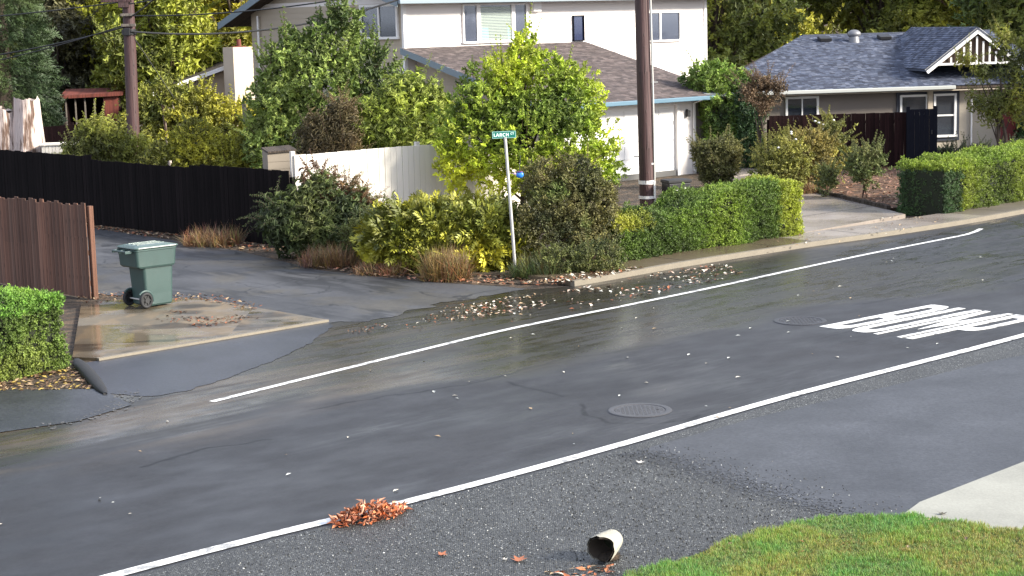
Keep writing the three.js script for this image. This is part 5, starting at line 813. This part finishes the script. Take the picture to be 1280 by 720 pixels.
tree('russet leaved small tree above the corner of the white fence', [-4.35, 42.6], 3.1, [[0, 2.2, 0, 0.7, 0.6, 0.5], [-0.3, 1.7, 0.1, 0.5, 0.5, 0.5], [0.35, 2.7, 0, 0.4, 0.4, 0.4], [0.4, 1.8, 0, 0.4, 0.5, 0.4]], 950, { geo: G.droop, size: [0.11, 0.19], pal: [[0.1, 0.075, 0.035], [0.2, 0.12, 0.06], [0.2, 0.2, 0.06]], trunk: 0.05, bark: M.twig });
// vines and bushes above the black fence
bush('thicket', 'golden leaved vine thicket right of the left utility pole', 'thicket', [-10.0, 54.5], [[-1.2, 1.6, 0, 1.0, 1.0, 0.8], [0.2, 1.9, 0, 1.2, 1.2, 0.8], [1.5, 1.6, 0.1, 1.0, 1.0, 0.8], [0.5, 2.4, -0.1, 0.7, 0.6, 0.7], [-0.6, 2.6, -0.1, 0.8, 0.7, 0.6], [2.3, 1.5, 0, 0.7, 0.8, 0.7]], 2500, { geo: G.broad, size: [0.15, 0.26], pal: [[0.1, 0.11, 0.02], [0.26, 0.23, 0.025], [0.46, 0.38, 0.04]], stem: 0.05 });
bush('thicket', 'mixed green and yellow bush left of the left utility pole', 'thicket', [-11.25, 48.6], [[-0.5, 1.5, 0, 0.6, 0.5, 0.5], [0.4, 1.6, 0, 0.6, 0.55, 0.5], [0, 2.1, 0, 0.5, 0.45, 0.45], [1.1, 1.5, 0, 0.5, 0.45, 0.4]], 1000, { geo: G.long, size: [0.11, 0.19], pal: [[0.12, 0.12, 0.03], [0.25, 0.24, 0.04], [0.45, 0.4, 0.1]], rough: 0.5 });
bush('thicket', 'low golden bush along the black fence top near the dark tree', 'thicket', [-8.0, 47.0], [[-1.0, 1.4, 0, 0.8, 0.5, 0.5], [0.3, 1.45, 0, 0.8, 0.5, 0.5], [1.0, 1.7, 0, 0.5, 0.5, 0.5], [-0.3, 1.9, -0.1, 0.6, 0.5, 0.5]], 1100, { geo: G.broad, size: [0.12, 0.2], pal: [[0.11, 0.105, 0.02], [0.28, 0.25, 0.03], [0.5, 0.42, 0.05]], rough: 0.5 });
bush('thicket', 'green bush rising behind the grey post', 'thicket', [-8.2, 56.0], [[-0.8, 1.4, 0, 1.1, 0.9, 0.8], [0.8, 1.6, 0, 1.1, 1.0, 0.8], [1.4, 2.5, 0, 0.7, 0.6, 0.6]], 1500, { geo: G.broad, size: [0.15, 0.26], pal: [[0.035, 0.06, 0.02], [0.08, 0.11, 0.03], [0.18, 0.19, 0.04]], stem: 0.05 });
// plants by the garage and the bungalow
bush('ivy_column', 'tall ivy mass at the right corner of the garage', 'ivy', [6.85, 55.35], [[-0.1, 0.9, 0, 0.75, 1.0, 0.5], [0.0, 2.0, 0, 0.85, 0.9, 0.5], [-0.45, 2.9, -0.1, 0.75, 0.6, 0.45], [0.45, 1.3, -0.1, 0.55, 0.9, 0.5], [0.35, 2.5, 0, 0.5, 0.6, 0.4]], 2300, { geo: G.broad, size: [0.13, 0.22], pal: [[0.04, 0.07, 0.018], [0.13, 0.19, 0.03], [0.28, 0.34, 0.07]], stem: 0.06, bark: M.bark });
bush('ivy_column', 'darker ivy mass against the wall left of the small russet tree', 'ivy', [7.5, 54.9], [[0, 0.8, 0, 0.4, 0.8, 0.45], [0, 1.9, 0, 0.42, 0.8, 0.4]], 750, { geo: G.broad, size: [0.13, 0.2], pal: DARK, stem: 0.05, bark: M.bark });
tree('small russet ornamental tree between garage and brown fence', [7.55, 52], 3.15, [[0, 2.3, 0, 0.25, 0.35, 0.25], [-0.42, 2.65, 0, 0.22, 0.3, 0.25], [0.4, 2.75, 0.1, 0.22, 0.28, 0.22], [0.1, 2.8, -0.1, 0.28, 0.25, 0.25], [-0.15, 2.95, 0, 0.18, 0.2, 0.2]], 330, { geo: G.tiny, size: [0.16, 0.26], pal: [[0.1, 0.06, 0.035], [0.18, 0.1, 0.06]], trunk: 0.045, shell: 0.8 });
bush('shrub', 'rounded olive shrub at the head of the path by the garage', 'shrub', [5.95, 50.2], [[0, 0.65, 0, 0.55, 0.6, 0.5], [0.25, 1.05, 0, 0.35, 0.35, 0.35], [-0.3, 0.95, 0, 0.35, 0.4, 0.35]], 900, { geo: G.small, size: [0.12, 0.2], pal: [[0.06, 0.06, 0.02], [0.13, 0.12, 0.035], [0.2, 0.16, 0.06]] });
const ROSE = [[0.11, 0.11, 0.03], [0.3, 0.26, 0.06], [0.46, 0.37, 0.13]];
for (const [l, x, d, h, n, pal] of [['leafy rose bush nearest the path with yellowing leaves', 7.35, 47.1, 1.35, 700, ROSE], ['tallest rose bush with white blooms before the brown fence', 8.85, 48.9, 1.8, 600, ROSE], ['middle rose bush with browning leaves on the bed', 8.15, 47.9, 1.55, 750, [[0.11, 0.09, 0.03], [0.28, 0.21, 0.06], [0.42, 0.3, 0.12]]], ['low rose bush behind the one nearest the path', 7.7, 49.4, 1.35, 600, ROSE]]) {
  const t = bush('rose_bush', l, 'rose bush', [x, d, 0.13], [[0, h * 0.4, 0, 0.72, h * 0.4, 0.5], [0.25, h * 0.72, 0, 0.42, h * 0.25, 0.35], [-0.35, h * 0.62, 0, 0.4, h * 0.28, 0.35], [0.1, h * 0.9, 0, 0.25, h * 0.14, 0.25]], n, { geo: G.broad, size: [0.09, 0.16], pal, rough: 0.55, shell: 0.7, stem: 0.018, shoots: 40, arch: 0.25 });
  const pet = new THREE.IcosahedronGeometry(0.035, 1); for (let i = 0; i < (h > 1.6 ? 6 : 3); i++) { const m = mesh('bloom', pet, M.trim, t); m.position.set(rr(-0.5, 0.5), h * rr(0.85, 1.12), rr(0, 0.3)); m.scale.y = 0.8; }
}
bush('shrub', 'sparse twiggy shrub left of the long hedge end', 'shrub', [9.15, 45.2, 0.13], [[0, 0.75, 0, 0.42, 0.45, 0.4], [0.2, 1.05, 0, 0.28, 0.25, 0.25], [-0.2, 0.95, 0, 0.28, 0.3, 0.25]], 420, { geo: G.broad, size: [0.09, 0.15], pal: [[0.06, 0.08, 0.025], [0.12, 0.14, 0.04], [0.2, 0.18, 0.07]], rough: 0.6, shell: 0.8, stem: 0.02 });
bush('shrub', 'tiny pale green shrub on the bare rose bed', 'shrub', [8.3, 45.9, 0.13], [[0, 0.35, 0, 0.26, 0.3, 0.25], [0.05, 0.6, 0, 0.18, 0.18, 0.18]], 200, { geo: G.broad, size: [0.07, 0.12], pal: [[0.12, 0.13, 0.04], [0.22, 0.2, 0.07]], shell: 0.8, stem: 0.012 });
dryGrass('straw tuft at the edge of the drive below the roses', [7.9, 47.0, 0.12], 0.5, 0.3, 50, STRAW);
for (const [i, [x, l]] of [[13.6, 'grey-green low shrub under the sash window'], [14.6, 'low dark shrub right of the one under the sash window'], [15.5, 'low shrub at the foot of the young tree']].entries()) bush('shrub', l, 'shrub', [x, 55.2 + i * 0.2], [[0, 0.28, 0, 0.55, 0.3, 0.35], [0.3, 0.35, 0, 0.3, 0.25, 0.3]], 330, { geo: G.small, size: [0.12, 0.18], pal: [[0.04, 0.05, 0.03], [0.09, 0.1, 0.05]] });
{
  const t = tree('slim young tree with two dark trunks before the bungalow corner', [14.35, 51.5], 4.6, [[0.1, 2.2, 0, 0.55, 0.4, 0.45], [-0.6, 2.2, 0.1, 0.5, 0.35, 0.4], [0.55, 2.0, 0, 0.5, 0.5, 0.4], [0.4, 3.0, 0, 0.45, 0.5, 0.4], [0.1, 3.9, 0, 0.35, 0.5, 0.35], [-0.5, 3.0, 0.1, 0.45, 0.3, 0.3], [0.75, 3.6, 0, 0.4, 0.5, 0.4], [-0.25, 1.85, 0.1, 0.4, 0.3, 0.3], [-1.0, 3.4, 0, 0.3, 0.25, 0.25]], 700, { geo: G.long, size: [0.1, 0.18], pal: [[0.07, 0.08, 0.02], [0.2, 0.19, 0.03], [0.38, 0.32, 0.06]], trunk: 0.05, shell: 0.9, rough: 0.6 });
  mesh('second_trunk', tube([new THREE.Vector3(0.28, 0, 0), new THREE.Vector3(0.2, 1.2, 0), new THREE.Vector3(-0.1, 2.3, 0.05), new THREE.Vector3(-0.5, 3.0, 0.1)], [0.06, 0.05, 0.035, 0.012], 8), M.bark, t);
}
bush('shrub', 'dark evergreen shrub at the right edge beside the red door', 'shrub', [17.0, 56.5], [[0, 0.7, 0, 0.6, 0.7, 0.6], [0.1, 2.0, 0, 0.7, 1.0, 0.6], [0.3, 2.7, 0, 0.5, 0.6, 0.6]], 1200, { geo: G.small, size: [0.16, 0.26], pal: DARK, stem: 0.08, bark: M.bark });
tree('dark leafy tree added mostly beyond the right edge to shade the bungalow', [18.6, 51.4], 6.2, [2.4, 2.6], 2000, { geo: G.broad, size: [0.16, 0.28], pal: [[0.03, 0.045, 0.015], [0.07, 0.09, 0.02], [0.15, 0.15, 0.03]], trunk: 0.12 });  // added tree, mostly out of view, casting shade on the bungalow front
// ---------------------------------------------------------------- background trees
conifer('dark conifer at the left edge behind the dead trunk', [-17.9, 63], 17, 2.2, 7500, { size: [0.32, 0.62], pal: [[0.02, 0.038, 0.012], [0.04, 0.065, 0.02], [0.075, 0.1, 0.03]] });
conifer('second dark conifer at the far left edge of the view', [-22, 68], 19, 3.6, 7000, { size: [0.35, 0.7], pal: [[0.02, 0.036, 0.012], [0.035, 0.06, 0.02], [0.065, 0.09, 0.03]] });
const BG = 'trees behind the gardens';
const bgT = (l, x, d, h, R, y0, n, pal, geo = G.broad) => tree(l, [x, d], h, [R, y0], n, { geo, size: [0.3, 0.52], pal, freq: 0.45, rough: 0.4, trunk: 0.22 });
bgT('yellow autumn tree behind the left utility pole', -18.2, 84, 12, 3.8, 1.5, 3400, AUT);
bgT('golden tree above the red shed', -21.5, 92, 13, 4.2, 2, 3200, [[0.11, 0.115, 0.02], [0.28, 0.26, 0.03], [0.5, 0.4, 0.04]]);
bgT('brightest yellow tree above the beige chimney', -13.2, 88, 12.5, 3.8, 2, 3400, [[0.15, 0.14, 0.02], [0.36, 0.3, 0.025], [0.58, 0.46, 0.035]]);
bgT('olive tree between the utility pole and the chimney', -15.4, 78, 8, 2.8, 0.8, 2300, [[0.1, 0.11, 0.02], [0.25, 0.25, 0.03], [0.46, 0.42, 0.045]]);
bgT('brownish bare-looking tree right of the dark conifer', -20.6, 81, 8, 2.4, 0.8, 1500, [[0.045, 0.04, 0.025], [0.08, 0.07, 0.035], [0.12, 0.1, 0.035]]);
bgT('green tree behind the roof corner left of the white house', -9.6, 80, 12, 3.4, 1, 2900, [[0.09, 0.115, 0.02], [0.23, 0.25, 0.03], [0.45, 0.42, 0.04]]);
bgT('tall dark tree just right of the white house', 9.2, 78, 12, 3.2, 0.8, 2900, [[0.05, 0.065, 0.018], [0.12, 0.135, 0.025], [0.24, 0.23, 0.035]]);
bgT('olive tree behind the left slope of the blue-grey roof', 13.0, 84, 13, 3.8, 1.5, 3000, [[0.08, 0.085, 0.018], [0.21, 0.2, 0.028], [0.42, 0.36, 0.04]]);
bgT('dark olive tree behind the middle of the blue-grey roof', 18.2, 86, 13, 4.2, 1.5, 3100, [[0.06, 0.07, 0.018], [0.15, 0.155, 0.025], [0.3, 0.27, 0.04]]);
bgT('dense olive tree behind the white stick-work gable', 23.5, 84, 13, 4.2, 1.2, 3100, [[0.07, 0.08, 0.018], [0.19, 0.2, 0.028], [0.37, 0.32, 0.04]]);
bgT('dark green tree at the right edge behind the bungalow', 21.5, 72, 11, 3.2, 0.6, 2600, [[0.05, 0.07, 0.02], [0.1, 0.13, 0.03], [0.2, 0.2, 0.04]]);
bgT('green tree hidden behind the white house roof', 2, 92, 13, 4.5, 2, 2400, [[0.04, 0.06, 0.02], [0.09, 0.1, 0.025], [0.15, 0.14, 0.03]]);
{
  const l = []; for (let i = 0; i < 9000; i++) { const x = rr(-75, 75), d = rr(98, 118), h = 11 + 7 * fbm(x * 0.12, 3, 3); const y = rr(0, 1) ** 0.8 * h; const p = V(x, d, y); l.push([p, new THREE.Quaternion().setFromEuler(new THREE.Euler(rr(-0.8, 1.2), rr(0, 6.28), rr(-0.8, 0.8))), rr(0.8, 1.5), tint(p, [[0.04, 0.055, 0.015], [0.11, 0.12, 0.025], [0.24, 0.22, 0.035]], 0.16, 0.4)]); }
  const m = place(l, 'woodland', G.broad, M.leafMatte, scene, 'stuff'); tag(m, 'far wooded slope closing the view behind both houses', 'woodland');
}
structure(mesh('hill', (() => { const g = new THREE.PlaneGeometry(420, 60, 60, 6); const p = g.attributes.position; for (let i = 0; i < p.count; i++) { const k = (p.getY(i) + 30) / 60; p.setXYZ(i, p.getX(i), -0.5 + k * 13 + 2 * fbm(p.getX(i) * 0.04, k * 3, 3), -112 - k * 60); } g.computeVertexNormals(); return g; })(), M.dirt));
renderer.render(scene, camera);
